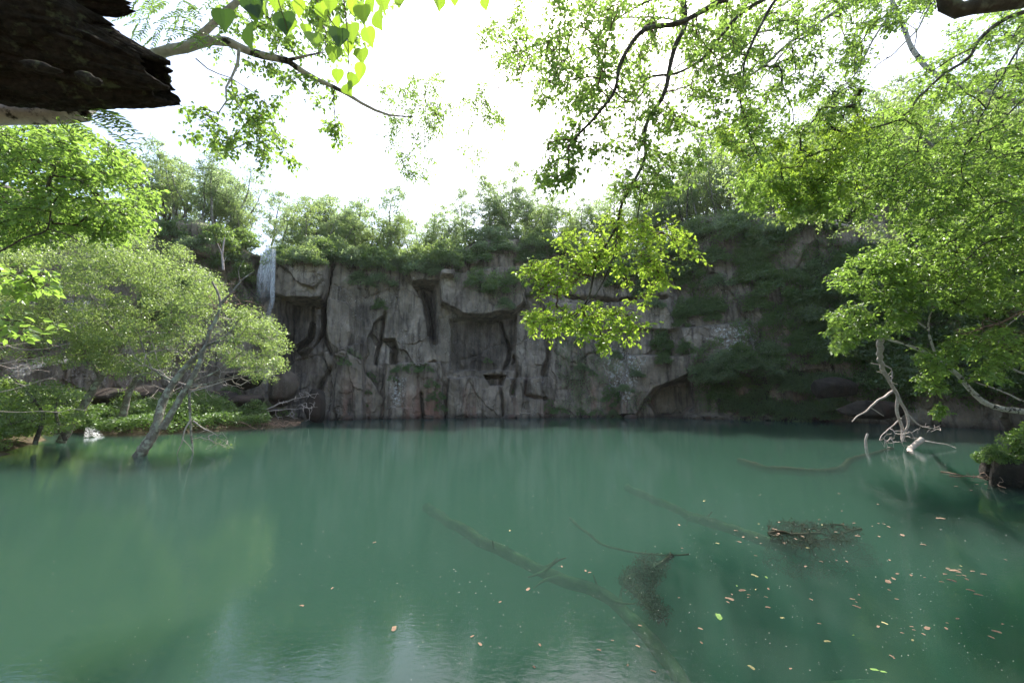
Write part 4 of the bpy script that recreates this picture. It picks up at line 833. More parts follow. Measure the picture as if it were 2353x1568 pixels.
for x, y, r, k in SHR:
    p, n_ = on_cliff(x, y); dist = np.linalg.norm(p - EYE); s = r / 914 * dist * .95
    t = dup(SK[k], p + n_ * .15, math.atan2(n_[1], n_[0]) + math.pi / 2 + rng.uniform(-.3, .3), (s, s * .8, s * rng.uniform(.85, 1.1)))
    tag(t, f'{SN[k]} shrub {area(x, y)}', 'shrub', 'shrubs clinging to the cliff')
HRB = [(806, 812, 26, 0), (790, 820, 18, 1), (850, 855, 14, 1), (920, 846, 22, 0), (945, 840, 20, 0), (975, 846, 24, 0), (992, 870, 22, 1), (1005, 895, 22, 1), (1012, 925, 20, 1), (990, 905, 18, 1), (845, 895, 10, 1), (900, 862, 14, 1), (840, 925, 8, 1), (1400, 885, 24, 1), (1405, 910, 26, 0), (1420, 925, 20, 0),
       (1255, 935, 20, 0), (1285, 940, 22, 0), (1330, 944, 20, 0), (1370, 945, 18, 0), (1265, 915, 14, 1), (1120, 820, 14, 1), (860, 870, 8, 1), (1180, 895, 8, 1), (1330, 780, 14, 1), (1360, 850, 14, 1)]
for x, y, r, k in HRB:
    p, n_ = on_cliff(x, y); s = r / 914 * np.linalg.norm(p - EYE)
    t = dup(HK[k], p + n_ * .1, math.atan2(n_[1], n_[0]) + math.pi / 2, (s, s * .6, s)); tag(t, ('bright grassy' if k == 0 else 'bright trailing green') + f' tuft {area(x, y)}', 'grass tuft', 'green tufts on the ledges')

# undergrowth clinging to the face and the rim
def undergrowth(name, poly_w, n, leaf, mat, seed, push=.25, label=None):
    rg = np.random.default_rng(seed); wgt = np.zeros(len(cqx))
    for poly, a in poly_w:
        wgt = np.maximum(wgt, a * inpoly(cqx, cqy, poly))
    nz = fbm(cqx / 38, cqy / 30, 0, seed, 4); wgt = wgt * _front * sstep(-.15, .22, nz)
    i = rg.choice(len(cqx), n // 9, p=wgt / wgt.sum()); T = CVf[i] + CN[i] * rg.uniform(0, push, (len(i), 1)) + rg.normal(0, .06, (len(i), 3))
    O = np.repeat(T, 9, 0) + rg.normal(0, .16, (len(i) * 9, 3)); Nn = np.repeat(CN[i], 9, 0) * .7 + np.array([0, 0, .7]) + rg.normal(0, .45, O.shape)
    A = rg.normal(0, .6, O.shape); A[:, 2] -= .5
    o = leaf_mesh(name, O, A, Nn, leaf * rg.uniform(.6, 1.3, len(O)), mat, None, rng=rg); tag(o, label, 'undergrowth', kind='stuff')
undergrowth('undergrowth', [([(1540, 480), (2600, 400), (2600, 930), (1600, 945), (1590, 800), (1700, 760), (1560, 700)], 1), ([(1260, 545), (1600, 540), (1560, 650), (1300, 640)], .6), ([(330, 480), (620, 560), (600, 700), (330, 760)], .6), ([(-200, 400), (330, 480), (330, 800), (-200, 950)], .5)], 95000, .145, LEAF_DARK, 401, .55, 'dark leafy undergrowth spread over the shaded slope')
undergrowth('rim_grass', [([(380, 480), (480, 490), (620, 560), (1100, 540), (1300, 540), (1350, 575), (1540, 560), (1700, 490), (1900, 470), (1900, 500), (1700, 520), (1540, 590), (1350, 605), (1200, 572), (1000, 615), (640, 592), (480, 540)], 1), ([(780, 560), (940, 580), (900, 660), (800, 640)], .5), ([(1060, 560), (1280, 560), (1260, 700), (1150, 690), (1040, 650)], .5), ([(1260, 900), (1500, 900), (1480, 955), (1240, 955)], .25), ([(1270, 760), (1480, 760), (1460, 920), (1290, 920)], .3)], 30000, .12, LEAF_FAR, 402, .3, 'grass and low growth fringing the cliff rim')

# ------------------------------------------------------------------ falling water
def fall(name, rows, depth, mat, seed, label, cat='waterfall', layers=2, nx=30):
    o = empty(name, P((rows[0][1] + rows[0][2]) / 2, rows[0][0], depth), label, cat); rg = np.random.default_rng(seed)
    for L in range(layers):
        ys = np.linspace(rows[0][0], rows[-1][0], 60); l = np.interp(ys, [r[0] for r in rows], [r[1] for r in rows]); r = np.interp(ys, [q[0] for q in rows], [q[2] for q in rows])
        dd = np.interp(ys, [q[0] for q in rows], [q[3] if len(q) > 3 else 0 for q in rows])
        u = np.linspace(0, 1, nx); V = np.array([[P(l[i] + (r[i] - l[i]) * a, ys[i], depth + dd[i] - .12 * L - .25 * math.sin(a * 3.1) + .10 * float(vnoise(a * 5, i * .2, L * 7, seed))) for a in u] for i in range(60)])
        t = np.linspace(0, 1, 60)[:, None]; uu = u[None] + .16 * vnoise(t * 9, t * 0, L * 5.3, seed) + 0 * u[None]; strand = .45 + .9 * np.clip(vnoise(u[None] * 9 + .6 * t, t * .8, L * 3.1, seed + 4) + .25, 0, 1); e = strand * np.clip(np.minimum(uu, 1 - uu) * 6, 0, 1) * np.clip((1 - t) * 1.6, .05, 1)
        mesh('water_sheet', V.reshape(-1, 3), grid_faces(60, nx), mat, o, pattr={'edge': e})
    return o
fall('waterfall', [(564, 604, 638, .5), (572, 602, 635, -.4), (600, 597, 632, -1.1), (640, 589, 631, -1.4), (692, 583, 630, -1.5)], 36.3, FALL, 1, 'white waterfall pouring over the cliff rim at the left')
bpy.data.objects['waterfall']
fall('waterfall_strand', [(572, 624, 634, -.8), (620, 622, 634, -1.5), (690, 618, 631, -1.8), (742, 605, 618, -2.0)], 36.1, FALL, 2, 'thin bright strand falling on down from the right edge of the waterfall', 'waterfall')
fall('lower_waterfall', [(840, 590, 622, 0), (880, 596, 630, -.1), (905, 608, 634, -.2), (930, 612, 640, -.4)], 33.4, FALL_THIN, 3, 'thin veil of water sliding down beside the round brown boulder', 'waterfall')
fall('cascade', [(505, 262, 300, .5), (530, 240, 300, 0), (560, 200, 280, -.4), (600, 190, 260, -.5)], 29, FALL, 4, 'white cascade glimpsed high up through the pale willow crown', 'waterfall')
fall('cascade', [(690, 150, 210, .3), (740, 120, 205, 0), (780, 112, 200, -.2), (825, 100, 180, -.4)], 27, FALL_THIN, 5, 'middle cascade glimpsed behind the willow at the left', 'waterfall')
fall('cascade', [(823, 70, 165, .6), (834, 40, 150, 0), (848, 10, 90, -.5), (870, -10, 50, -.9), (900, -30, 40, -1.3)], 25, FALL_THIN, 6, 'low cascade spilling over dark rocks near the left edge', 'waterfall')

# ------------------------------------------------------------------ boulders
def boulder(c, r, seed, label, mat=BOULDER, sq=(1, 1, 1), group=None):
    nu, nv_ = 56, 34; th = np.linspace(0, 2 * math.pi, nu, endpoint=False)[:, None]; ph = np.linspace(0.001, math.pi - .001, nv_)[None]
    x, y, z = np.cos(th) * np.sin(ph), np.sin(th) * np.sin(ph), np.cos(ph) + 0 * th
    k = 1 + .32 * fbm(x * 1.2 + seed, y * 1.2, z * 1.2, seed, 3) + .05 * fbm(x * 5, y * 5, z * 5, seed + 3, 3)
    rg = np.random.default_rng(seed); N = np.stack([x, y, z], -1)
    for _ in range(16):
        n_ = rg.normal(0, 1, 3); n_ /= np.linalg.norm(n_); d = (N * k[..., None]) @ n_; cut = rg.uniform(.62, .9); k = np.where(d > cut, k * (cut + (d - cut) * .15) / np.maximum(d, 1e-3), k)
    V = np.array(c) + N * k[..., None] * np.array(sq) * r
    o = mesh('boulder', V.reshape(-1, 3) - np.array(c), grid_faces(nu, nv_, True), mat, pattr={'moss': np.full(nu * nv_, -.02 if mat is BOULDER else 0)})
    o.location = tuple(c); tag(o, label, 'boulder', group); return o
IRON = rock_mat('iron_rock', k=.5); ROCKB = rock_mat('wet_rock', k=.8)
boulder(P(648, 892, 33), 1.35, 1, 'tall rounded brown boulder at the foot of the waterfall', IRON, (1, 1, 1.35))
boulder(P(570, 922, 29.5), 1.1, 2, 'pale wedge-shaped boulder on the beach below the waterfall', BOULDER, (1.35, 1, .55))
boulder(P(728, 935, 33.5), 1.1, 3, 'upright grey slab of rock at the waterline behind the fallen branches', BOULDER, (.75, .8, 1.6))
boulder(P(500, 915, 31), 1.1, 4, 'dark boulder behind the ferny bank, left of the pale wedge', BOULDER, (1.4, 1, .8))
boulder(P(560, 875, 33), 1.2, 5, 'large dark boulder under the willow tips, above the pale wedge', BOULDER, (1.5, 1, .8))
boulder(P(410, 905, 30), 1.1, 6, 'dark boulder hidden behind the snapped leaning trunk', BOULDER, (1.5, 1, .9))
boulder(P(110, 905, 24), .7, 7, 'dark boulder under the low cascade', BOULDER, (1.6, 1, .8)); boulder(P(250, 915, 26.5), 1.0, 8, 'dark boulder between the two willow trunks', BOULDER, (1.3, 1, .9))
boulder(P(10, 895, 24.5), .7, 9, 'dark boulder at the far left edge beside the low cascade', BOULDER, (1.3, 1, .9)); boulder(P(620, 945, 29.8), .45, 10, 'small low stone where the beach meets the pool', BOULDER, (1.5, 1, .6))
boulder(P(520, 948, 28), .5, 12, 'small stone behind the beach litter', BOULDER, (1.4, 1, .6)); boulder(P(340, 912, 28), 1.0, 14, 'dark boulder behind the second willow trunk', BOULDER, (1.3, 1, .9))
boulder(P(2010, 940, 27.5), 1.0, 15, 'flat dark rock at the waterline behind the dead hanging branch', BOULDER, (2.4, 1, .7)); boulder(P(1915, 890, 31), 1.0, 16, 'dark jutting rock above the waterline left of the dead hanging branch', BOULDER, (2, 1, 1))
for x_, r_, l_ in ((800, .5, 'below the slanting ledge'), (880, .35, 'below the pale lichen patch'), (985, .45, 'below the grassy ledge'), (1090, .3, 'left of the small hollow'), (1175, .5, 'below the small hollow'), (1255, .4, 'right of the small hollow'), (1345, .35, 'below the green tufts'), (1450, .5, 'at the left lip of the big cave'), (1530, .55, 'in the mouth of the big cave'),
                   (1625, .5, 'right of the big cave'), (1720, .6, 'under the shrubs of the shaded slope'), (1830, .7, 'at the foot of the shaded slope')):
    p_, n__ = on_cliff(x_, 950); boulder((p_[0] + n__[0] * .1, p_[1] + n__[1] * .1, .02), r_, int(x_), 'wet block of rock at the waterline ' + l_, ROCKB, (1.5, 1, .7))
boulder(P(2345, 1120, 10.2), .62, 17, 'mossy rock rising from the water under the bush at the right edge', BOULDER, (1.1, 1, 1.1)); boulder(P(2300, 1085, 10.6), .42, 18, 'grey rock at the foot of the bush at the right edge', BOULDER, (1.1, 1, .9))

# ------------------------------------------------------------------ ground cover, banks
def cover(name, poly, z, n, leaf, mat, seed, hgt, label, dpt=None):
    rg = np.random.default_rng(seed); xs = [p[0] for p in poly]; ys = [p[1] for p in poly]
    x = rg.uniform(min(xs), max(xs), n * 6); y = rg.uniform(min(ys), max(ys), n * 6); k = inpoly(x, y, poly); x, y = x[k], y[k]
    zz = gheight(x, y); k = zz > .01; x, y, zz = x[k][:n], y[k][:n], zz[k][:n]; h_ = hgt * (.25 + .75 * (fbm(x / 1.3, y / 1.3, seed=seed) + .5)) * rg.random(len(x))**.5
    O = np.stack([x, y, zz + np.maximum(h_, .02)], 1); A = rg.normal(0, 1, O.shape); A[:, 2] = rg.uniform(-.6, .5, len(x)); N = np.array([0, -.3, 1]) + rg.normal(0, .45, O.shape)
    tag(leaf_mesh(name, O, A, N, leaf * rg.uniform(.6, 1.3, len(x)), mat, None, rng=rg), label, 'plants', kind='stuff')
cover('herb_layer', [(-26, 22.6), (-20.5, 21.9), (-17.5, 24.8), (-16.3, 27.4), (-19, 31), (-26, 30)], 0, 34000, .13, LEAF_HERB, 501, 1.5, 'bright ferny plants covering the low bank behind the leaning trunk')
cover('bank_weeds', [(-34, 14), (-19, 13.2), (-18.2, 15.8), (-21.5, 19), (-24, 21.5), (-36, 26)], 0, 26000, .12, LEAF_DARK, 502, 1.1, 'weeds and low leaves on the dark bank at the left edge')
cover('far_weeds', [(-40, 22), (-27, 26), (-20, 31), (-19, 36), (-24, 36), (-40, 30)], 0, 16000, .15, LEAF_DARK, 503, 1.2, 'dark low growth at the foot of the left cliff')
def place(px, py, D, s, kind, label, name='bush', tall=1):
    p = P(px, py, D); t = dup(kind, p, rng.uniform(-.5, .5), (s, s, s * tall)); tag(t, label, 'bush')
BK = kind_shrub(320, 70, 70, .085, LEAF_HERB, BARK, 'bush', hang=.5, rad=.22, tall=.95); BN = kind_shrub(321, 60, 70, .09, LEAF_NEAR, BARK, 'bush', hang=.4, rad=.25, tall=.9)
place(255, 965, 25, 1.3, BK, 'bright leafy bush beside the little rapids'); place(330, 960, 25.5, 1.3, BK, 'bright leafy bush behind the leaning trunk foot'); place(410, 962, 26, 1.25, BK, 'bright leafy bush behind the dangling dead limb')
place(480, 965, 26.5, 1.2, BK, 'bright leafy bush at the beach end of the low bank'); place(60, 985, 17, 1.0, BN, 'green bush low at the left edge of the bank'); place(130, 960, 19, 1.0, BN, 'green bush beside the willow trunk foot at left')
place(10, 940, 18, 1.2, BN, 'tall green bush at the extreme left edge'); place(2330, 1050, 10.6, .95, BK, 'fresh green bush overhanging the rock at the right edge of the pool'); place(2400, 1010, 10.8, .9, BN, 'darker bush partly out of view at the right edge')
place(2270, 1048, 10.4, .42, BK, 'small green plant leaning over the water left of the right-edge bush')
BD = kind_shrub(322, 60, 70, .10, LEAF_DARK, BARK, 'bush', hang=.5, rad=.28, tall=.9)
for x_, y_, D_, s_, l_ in ((170, 925, 24.5, 1.2, 'dark bush in front of the low cascade rocks'), (90, 925, 22, 1.3, 'dark bush under the low cascade at the left'), (300, 925, 27, 1.25, 'dark bush between the willow trunks'), (385, 925, 28, 1.2, 'dark bush behind the leaning trunk, under the grey twigs'),
                           (455, 925, 29, 1.1, 'dark bush left of the pale wedge boulder'), (30, 905, 21, 1.2, 'dark bush at the left edge below the cascade'), (530, 905, 32, .9, 'dark bush above the pale wedge boulder')): place(x_, y_, D_, s_, BD, l_)
# rapids where the stream comes in
def rapids():
    nu, nv_ = 60, 30; u = np.linspace(0, 1, nu)[:, None]; v = np.linspace(0, 1, nv_)[None]
    a, b = Wt(195, 982, .35), Wt(245, 1005, .02); c, d = Wt(222, 980, .35), Wt(190, 1006, .02)
    Q = (a * (1 - v[..., None]) + c * v[..., None]) * (1 - u[..., None]) + (d * (1 - v[..., None]) + b * v[..., None]) * u[..., None]
    Q[..., 2] += .12 * fbm(u * 9, v * 5, 0, 5) + .03 * np.sin(u * 20)
    e = np.clip(np.minimum(v, 1 - v) * 6, 0, 1) * np.clip((1 - u) * 5, 0, 1)
    tag(mesh('rapids', Q.reshape(-1, 3), grid_faces(nu, nv_), fall_mat('foaming_water', .46, .60, (7, 7, 7)), pattr={'edge': e}), kind='structure')
rapids()

# ------------------------------------------------------------------ dead wood
def brush(name, label, guides, polys, mat, seed, rtip=.004, sides=6, cat='branch', part='twigs'):
    rg = np.random.default_rng(seed); T = np.concatenate([sample_poly(p, n, rg, d=d, seed=seed) for p, n, d in polys]); o = empty(name, guides[0][0][0], label, cat)
    gp, paths, _ = grow(guides, T, rg, rtip=rtip, step=.25, sag=0, wob=.08); [tubes('branch', [q_], mat, o, sides, .15) for q_ in gp]; tubes(part, paths, mat, o, 4); return o
brush('fallen_branches', 'bare fallen branches fanned out at the waterline below the grey slab', [(g([(596, 945, 29), (650, 925, 29.5), (720, 905, 30)]), .05, .015), (g([(596, 946, 29), (660, 940, 29.5), (730, 935, 30)]), .04, .01)],
      [([(620, 925), (700, 895), (735, 900), (720, 965), (660, 972), (630, 960)], 70, (29, 31))], DEADWOOD, 601, .010)
brush('beach_litter', 'reddish twigs and drift wood washed up on the little beach', [(g([(520, 968, 26.5), (570, 972, 27), (640, 976, 27.5)]), .03, .01), (g([(548, 966, 26), (585, 984, 26.5), (600, 990, 26.5)]), .03, .01)],
      [([(520, 970), (700, 962), (700, 976), (600, 988), (530, 986)], 90, (26, 29))], DEADBROWN, 602, .008)
brush('dangling_dead_limb', 'pale forked dead limb dangling into the water beside the leaning trunk', [(g([(440, 960, Lt + .5), (417, 1015, Lt + .4), (405, 1047, Lt + .4)]), .035, .012), (g([(420, 1008, Lt + .4), (438, 1030, Lt + .4), (442, 1036, Lt + .4)]), .016, .008), (g([(443, 966, Lt + .6), (470, 985, Lt + .6), (500, 1000, Lt + .6)]), .03, .01)],
      [([(450, 985), (510, 990), (540, 1028), (470, 1036)], 40, (Lt + .2, Lt + .8))], DEADWOOD, 603, .004)
brush('snag_twigs', 'dead purplish twigs around the snapped top of the leaning trunk', [(g([(500, 700, Lt + 1.6), (540, 690, Lt + 1.8), (600, 700, Lt + 2)]), .02, .006)],
      [([(470, 670), (520, 640), (600, 690), (620, 720), (540, 720), (500, 740)], 60, (Lt + 1.2, Lt + 2.6))], DEADBROWN, 604, .005)
brush('willow_dead_twigs', 'grey leafless twigs filling the hollow beneath the willow crown', [(g([(440, 890, Lt + .7), (380, 860, Lt + 1.5), (300, 830, Lt + 2.4)]), .03, .01), (g([(436, 900, Lt + .6), (500, 880, Lt + 1.2), (580, 860, Lt + 2)]), .03, .008), (g([(400, 900, Lt + 1), (370, 850, Lt + 2), (340, 740, Lt + 2.5)]), .03, .008)],
      [([(240, 800), (420, 760), (520, 800), (600, 850), (560, 900), (450, 930), (330, 920), (250, 870)], 150, (Lt + .6, Lt + 3))], DEADWOOD, 605, .005)
brush('left_bare_twigs', 'bare pale twigs sticking out over the left bank', [(g([(-40, 840, 10), (40, 830, 10), (110, 815, 10)]), .014, .004), (g([(-40, 905, 10), (30, 895, 10), (130, 862, 10)]), .016, .004), (g([(-40, 945, 10), (100, 943, 10), (200, 942, 10)]), .012, .004), (g([(-40, 780, 10), (60, 800, 10), (160, 790, 10)]), .010, .003)],
      [([(-20, 780), (120, 780), (140, 880), (0, 920)], 26, (9.6, 10.6))], DEADWOOD, 606, .003)
DB = 17.6
brush('dead_hanging_branch', 'bare dead branch hanging straight down into the water from the leafy tree at right', [(g([(2019, 770, 13), (2022, 800, 14), (2024, 835, DB - 2), (2045, 877, DB - 1), (2061, 908, DB - .6), (2061, 945, DB - .4), (2071, 986, DB - .2), (2072, 1010, DB - .2)]), .10, .05),
      (g([(2061, 908, DB - .6), (2084, 955, DB - .4), (2079, 991, DB - .3), (2072, 1014, DB - .3)]), .06, .035), (g([(2050, 898, DB - .7), (2003, 934, DB - 1), (1957, 968, DB - 1.2)]), .055, .02), (g([(2000, 936, DB - 1), (2030, 955, DB - 1)]), .02, .01),
      (g([(2084, 950, DB - .4), (2110, 975, DB - .4), (2154, 986, DB - .4)]), .035, .012), (g([(2024, 835, DB - 2), (2050, 850, DB - 2), (2048, 872, DB - 2)]), .04, .015), (g([(2071, 960, DB - .3), (2040, 985, DB - .3), (2020, 1010, DB - .6)]), .03, .01)],
      [([(2030, 985), (2110, 990), (2130, 1020), (2080, 1030), (2030, 1028)], 46, (DB - 1.2, DB - .1)), ([(2085, 955), (2160, 975), (2165, 995), (2100, 990)], 12, (DB - .8, DB)), ([(1995, 830), (2050, 840), (2070, 900), (2030, 880)], 14, (DB - 2.2, DB - .8))], DEADWOOD, 607, .008, 8)
brush('dead_twig_mass', 'tangle of purplish dead twigs within the leafy tree at the right edge', [(g([(2400, 700, 11), (2300, 740, 11), (2200, 770, 11)]), .03, .01), (g([(2400, 780, 11), (2290, 790, 11), (2190, 760, 11)]), .03, .01)],
      [([(2180, 730), (2280, 690), (2400, 670), (2400, 830), (2280, 810), (2190, 800)], 150, (10.2, 12))], DEADBROWN, 608, .0035)
solo('bare_bough', 'bare white bough lying across the dark slope under the right canopy', 'branch', [(g([(1870, 500, 24), (1887, 503, 24), (1920, 514, 24), (1949, 521, 24), (1989, 535, 24)]), .12, .06), (g([(1975, 530, 24), (1990, 505, 24.2), (2018, 495, 24.4)]), .07, .03), (g([(1920, 514, 24), (1916, 480, 24), (1905, 460, 24)]), .06, .03)], DEADWOOD)
solo('dead_tree', 'upright bare dead stem on the cliff left of the waterfall', 'dead tree', [(g([(513, 620, 33), (511, 580, 33), (516, 545, 33)]), .10, .04), (g([(512, 600, 33), (505, 570, 33), (500, 560, 33)]), .05, .02), (g([(512, 605, 33), (520, 590, 33)]), .04, .02)], DEADWOOD)
solo('water_stick', 'short white stick standing upright out of the water near the dead branch', 'stick', [([Wt(1989, 1027) - np.array([0, 0, .4]), Wt(1989, 1027), P(1988, 1010, Wt(1989, 1027)[1]), P(1993, 996, Wt(1989, 1027)[1])], .06, .045)], DEADWOOD)
_d = float(Wt(2100, 1030)[1])
solo('driftwood', 'pale broken log end and thin stick afloat right of the dead branch', 'driftwood', [([Wt(2088, 1036) - np.array([0, 0, .1]), Wt(2094, 1028, .05), P(2118, 1008, _d)], .11, .10), (g([(2114, 1012, _d), (2150, 1017, _d), (2180, 1022, _d), (2196, 1029, _d - .2)]), .035, .015)], DEADWOOD)
brush('shore_driftwood', 'reddish drift twigs lying on the water at the foot of the right-edge rock', [([Wt(2160, 1083, .02), Wt(2230, 1090, .03), Wt(2290, 1100, .06)], .02, .012), ([Wt(2180, 1092, .02), Wt(2240, 1096, .03), Wt(2310, 1120, .06)], .015, .008)],
      [([(2170, 1082), (2300, 1085), (2310, 1110), (2230, 1098)], 26, (10, 10.7))], DEADBROWN, 609, .004)

# ------------------------------------------------------------------ sunken logs and brush
def wl(pts): return [Wt(x, y, z) for x, y, z in pts]
solo('sunken_log', 'long sunken log running from the pool centre to the bottom edge', 'log', [(wl([(980, 1165, -.40), (1060, 1215, -.36), (1120, 1250, -.34), (1180, 1280, -.38), (1280, 1325, -.39), (1380, 1362, -.40), (1440, 1410, -.41), (1500, 1475, -.42), (1580, 1590, -.42)]), .11, .07), (wl([(1450, 1425, -.42), (1425, 1375, -.36), (1432, 1340, -.3)]), .03, .01), (wl([(1250, 1312, -.3), (1275, 1290, -.2), (1300, 1280, -.2)]), .02, .008)], SILT, 10)
solo('sunken_log', 'sunken log right of centre whose near end lies under the dark brush', 'log', [(wl([(1440, 1120, -.34), (1520, 1155, -.33), (1600, 1190, -.32), (1700, 1222, -.3), (1770, 1245, -.28), (1830, 1262, -.3)]), .10, .09)], SILT, 10)
solo('sunken_log', 'faint sunken pole between the two larger sunken logs', 'log', [(wl([(1310, 1190, -.3), (1350, 1225, -.3), (1430, 1265, -.3), (1520, 1275, -.22), (1582, 1272, -.12)]), .03, .012)], SILT, 8)
solo('sunken_log', 'sunken trunk fading out towards the dead hanging branch', 'log', [(wl([(1700, 1060, -.2), (1780, 1080, -.2), (1860, 1085, -.2), (1960, 1055, -.15), (2050, 1030, -.1)]), .14, .07)], BRUSH, 8)
def knots(seed, pts, n):
    rg = np.random.default_rng(seed); o = [q for q in bpy.data.objects if q.name.startswith('sunken_log') and q.parent is None][seed]
    c = curve(wl(pts)); 
    for k in range(n):
        q = c[rg.integers(4, len(c) - 4)]; d = rg.normal(0, 1, 3); d[2] = abs(d[2]) * .4; d /= np.linalg.norm(d); L_ = rg.uniform(.16, .42); e = curve([q, q + d * L_ * .6, q + d * L_ + rg.normal(0, .05, 3)], 8)
        e[:, 2] = np.minimum(e[:, 2], -.03); tubes('stub', [(e, np.linspace(rg.uniform(.02, .035), .008, 8))], SILT, o, 6)
knots(0, [(1060, 1215, -.36), (1180, 1280, -.36), (1280, 1325, -.35), (1380, 1362, -.35), (1500, 1475, -.36)], 9); knots(1, [(1520, 1155, -.33), (1600, 1190, -.32), (1700, 1222, -.3), (1770, 1245, -.28)], 5)
def sunk(name, label, gd, polys, seed, mat=BRUSH):
    rg = np.random.default_rng(seed); T = []
    for poly, n, z in polys:
        xs = [p[0] for p in poly]; ys = [p[1] for p in poly]
        while n > 0:
            x, y = rg.uniform(min(xs), max(xs)), rg.uniform(min(ys), max(ys))
            if inpoly(np.array([x]), np.array([y]), poly)[0]: T.append(Wt(x, y, rg.uniform(*z))); n -= 1
    o = empty(name, gd[0][0][0], label, 'brush'); gp, pa, _ = grow(gd, np.array(T), rg, rtip=.0045, step=.2, sag=0, wob=.22, expo=.3); tubes('branch', gp, mat, o, 6); tubes('twigs', pa, mat, o, 4)
    Tn = np.array(T); leaf_mesh('weed', *[q for q in puffs(Tn, rg, 9, .07, .055, .5)], mat, o, wide=.25, rng=rg)
sunk('sunken_brush', 'dark brush just breaking the surface at the end of the right sunken log', [(wl([(1765, 1225, -.05), (1850, 1222, -.06), (1980, 1215, -.1)]), .03, .012), (wl([(1770, 1240, -.15), (1860, 1245, -.12), (1950, 1235, -.2)]), .03, .012)],
     [([(1760, 1200), (1830, 1196), (1980, 1208), (1970, 1245), (1850, 1262), (1770, 1240)], 420, (-.36, -.03)), ([(1740, 1250), (2000, 1240), (2030, 1300), (1850, 1330), (1760, 1300)], 260, (-.6, -.25))], 701)
sunk('sunken_brush', 'blurred brown weed-like brush beside the long sunken log', [(wl([(1545, 1275, -.08), (1480, 1290, -.15), (1450, 1350, -.25), (1500, 1420, -.3)]), .03, .012)],
     [([(1470, 1275), (1545, 1272), (1520, 1320), (1500, 1360), (1540, 1400), (1520, 1430), (1450, 1360), (1420, 1330)], 420, (-.42, -.14))], 702)

# ------------------------------------------------------------------ leaves and pollen on the surface
rng = np.random.default_rng(800)
LV = [(905, 1443, 13), (1213, 1352, 9), (1102, 1478, 8), (1085, 1460, 6), (860, 1245, 5), (763, 1350, 5), (693, 1390, 7), (1290, 1300, 5), (1345, 1310, 6), (1733, 1321, 10), (1705, 1355, 10), (1676, 1375, 12), (1651, 1415, 15), (1726, 1532, 11), (1900, 1472, 9), (1967, 1392, 9), (1958, 1375, 6), (2040, 1335, 13),
      (2052, 1328, 8), (2192, 1310, 13), (2185, 1332, 11), (2072, 1228, 9), (2130, 1442, 12), (2160, 1190, 11), (2230, 1355, 9), (2248, 1365, 9), (1797, 1418, 7), (2008, 1537, 9), (1760, 1325, 6), (1560, 1205, 6), (1690, 1218, 6), (2120, 1250, 7), (2290, 1450, 10), (1850, 1300, 6), (1240, 1480, 6), (1500, 1540, 7)]
for cx_, cy_, n_ in ((1990, 1200, 10), (1780, 1235, 9), (2200, 1320, 12), (1700, 1360, 8), (2080, 1440, 8), (2240, 1110, 8)):
    for _ in range(n_): LV.append((cx_ + rng.normal(0, 45), cy_ + rng.normal(0, 14), rng.uniform(3, 7) * cy_ / 1300))
for _ in range(50):
    y = 1130 + 420 * rng.random()**.8; LV.append((rng.triangular(900, 2300, 2340), y, rng.uniform(3, 6) * (y / 1300)))
def flat_leaf_mesh(seed, mat):
    rg = np.random.default_rng(seed); th = np.linspace(0, 2 * math.pi, 14, endpoint=False); r = .5 * (1 + .25 * np.cos(2 * th)) * rg.uniform(.75, 1.1, 14)
    V = np.stack([r * np.cos(th), r * np.sin(th) * .7, .06 * np.abs(np.sin(th)) * rg.uniform(.3, 1.5, 14)], 1); V = np.vstack([V, V - np.array([0, 0, .03])]); k = np.arange(14)
    me = mesh('floating_leaf', V, [np.arange(14)[None], np.arange(27, 13, -1)[None], np.stack([k, k + 14, (k + 1) % 14 + 14, (k + 1) % 14], -1)], mat, smooth=False)
    return me
LM = [(flat_leaf_mesh(i, m), m) for i, m in enumerate((DRYLEAF, DRYLEAF, DRYLEAF, YELLEAF, GREENLEAF))]
LBL = {DRYLEAF.name: 'dried brown leaf floating on the green pool', YELLEAF.name: 'yellowed leaf floating on the green pool', GREENLEAF.name: 'fresh green leaf floating on the green pool'}
used = set()
for i, (x, y, s) in enumerate(LV):
    k = int(rng.choice(5, p=[.27, .27, .27, .13, .06])); src, m = LM[k]
    if k in used: o = src.copy(); C.objects.link(o)
    else: o = src; used.add(k)
    p = Wt(x, y, .006); o.location = tuple(p); o.rotation_euler = (0, 0, rng.uniform(0, 6.28)); q = s * 1.45 / 914 * p[1]; o.scale = (q, q, q); tag(o, LBL[m.name], 'leaf', 'leaves floating on the pool')
for k, (src, m) in enumerate(LM):
    if k not in used: bpy.data.objects.remove(src)
n = 1700
y = 1080 + 480 * rng.random(n)**.9; x = rng.uniform(80, 2340, n); k = (fbm(x / 90, y / 45, seed=81) > -.12) & (rng.random(n) < .25 + .75 * sstep(500, 1500, x)); x, y = x[k], y[k]
O = np.array([Wt(a, b, .004) for a, b in zip(x, y)]); A = rng.normal(0, 1, O.shape); A[:, 2] = 0
tag(leaf_mesh('pollen_specks', O, A, np.tile([0, 0, 1.], (len(O), 1)), rng.uniform(.003, .009, len(O)) * np.clip(O[:, 1] / 4, .8, 2.2), FOAM, None, wide=.9, rng=rng), 'tiny pale specks of pollen and fluff on the water', 'specks', kind='stuff')

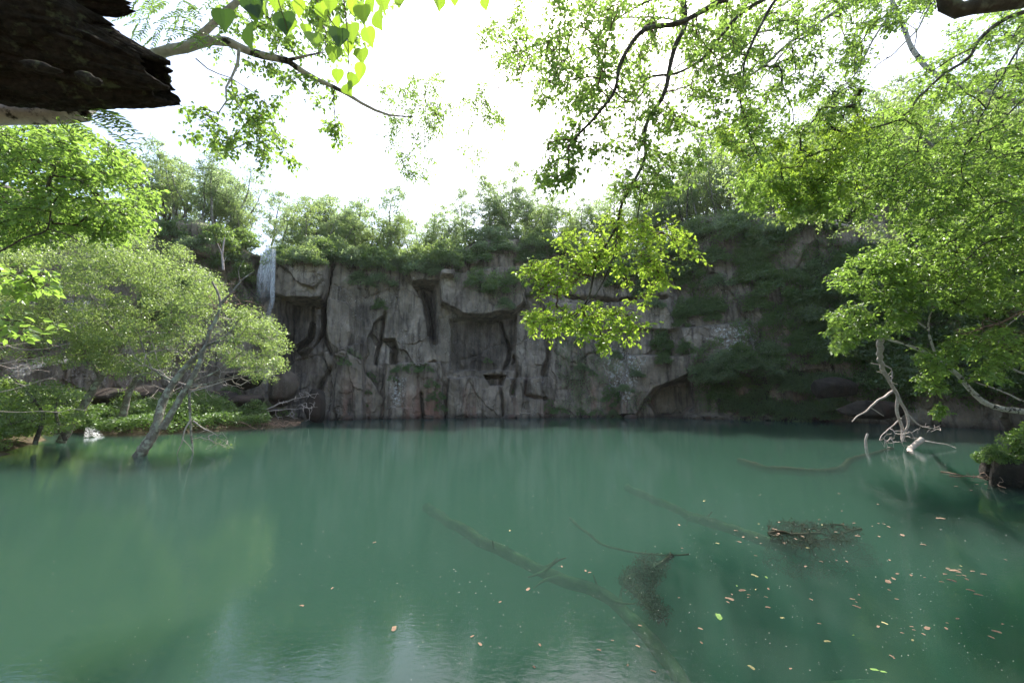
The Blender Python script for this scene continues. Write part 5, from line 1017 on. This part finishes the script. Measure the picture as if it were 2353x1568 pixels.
# ------------------------------------------------------------------ spray and summer haze in the basin
def haze():
    m, n, out = newmat('haze_air'); v = nd(n, 'ShaderNodeVolumePrincipled', {'Color': (.93, .96, .97, 1), 'Density': HAZE, 'Anisotropy': .35}); n.links.new(v.outputs[0], out.inputs[1])
    lo, hi = (-620, -620, -8), (620, 720, 75); V = [(x, y, z) for z in (lo[2], hi[2]) for x, y in ((lo[0], lo[1]), (hi[0], lo[1]), (hi[0], hi[1]), (lo[0], hi[1]))]
    tag(mesh('haze', V, np.array([[0, 3, 2, 1], [4, 5, 6, 7], [0, 1, 5, 4], [1, 2, 6, 5], [2, 3, 7, 6], [3, 0, 4, 7]]), m, smooth=False), 'pale summer haze and waterfall spray hanging in the rock basin', 'haze', kind='stuff')
HAZE = .00014
haze()

# ------------------------------------------------------------------ woods around the near shore (outside the picture, they shade the water and stand in its reflections)
def wood_kind(seed, h):
    rg = np.random.default_rng(seed); o = empty('forest_tree', (0, 0, 0)); n = 170; z = h * rg.uniform(.3, 1.02, n); r_ = 3.4 * np.sin(np.clip((z / h - .25) / .8, 0, 1) * math.pi)**.6 * np.sqrt(rg.random(n)); a = rg.random(n) * 6.28
    T = np.stack([r_ * np.cos(a), r_ * np.sin(a), z], 1); gp, pa, _ = grow([([(0, 0, -.4), (.2, .1, h * .4), (-.1, .2, h * .75), (0, 0, h)], .24, .03)], T, rg, rtip=.012, step=.6)
    tubes('trunk', gp, BARK, o, 8); tubes('branches', pa, BARK, o, 4); leaf_mesh('crown', *puffs(T, rg, 42, .85, .24, .55), LEAF_NEAR, o, rng=rg); return o
WK = [wood_kind(900, 13), wood_kind(901, 16)]
rg9 = np.random.default_rng(902)
for i, (x, y, wh) in enumerate([(-27, 8, 'beyond the left bank'), (-24, 4, 'beyond the left bank'), (-19, 0, 'beyond the left bank'), (-29, 13, 'beyond the left bank'), (-14, -3, 'behind the viewer to the left'), (-9, -5, 'behind the viewer to the left'), (-4, -6, 'straight behind the viewer'), (1, -5, 'straight behind the viewer'), (6, -6, 'behind the viewer to the right'), (11, -4, 'behind the viewer to the right'), (16, -1, 'on the right bank behind the birches'), (20, 4, 'on the right bank behind the birches'), (-12, -9, 'behind the viewer to the left'), (3, -11, 'straight behind the viewer')]):
    t = dup(WK[i % 2], (x, y, 1.0), rg9.uniform(0, 6.28), (rg9.uniform(.9, 1.15),) * 3); tag(t, ('tall' if i % 2 else 'broad') + ' dark woodland tree ' + wh, 'tree', 'woodland trees around the near shore')
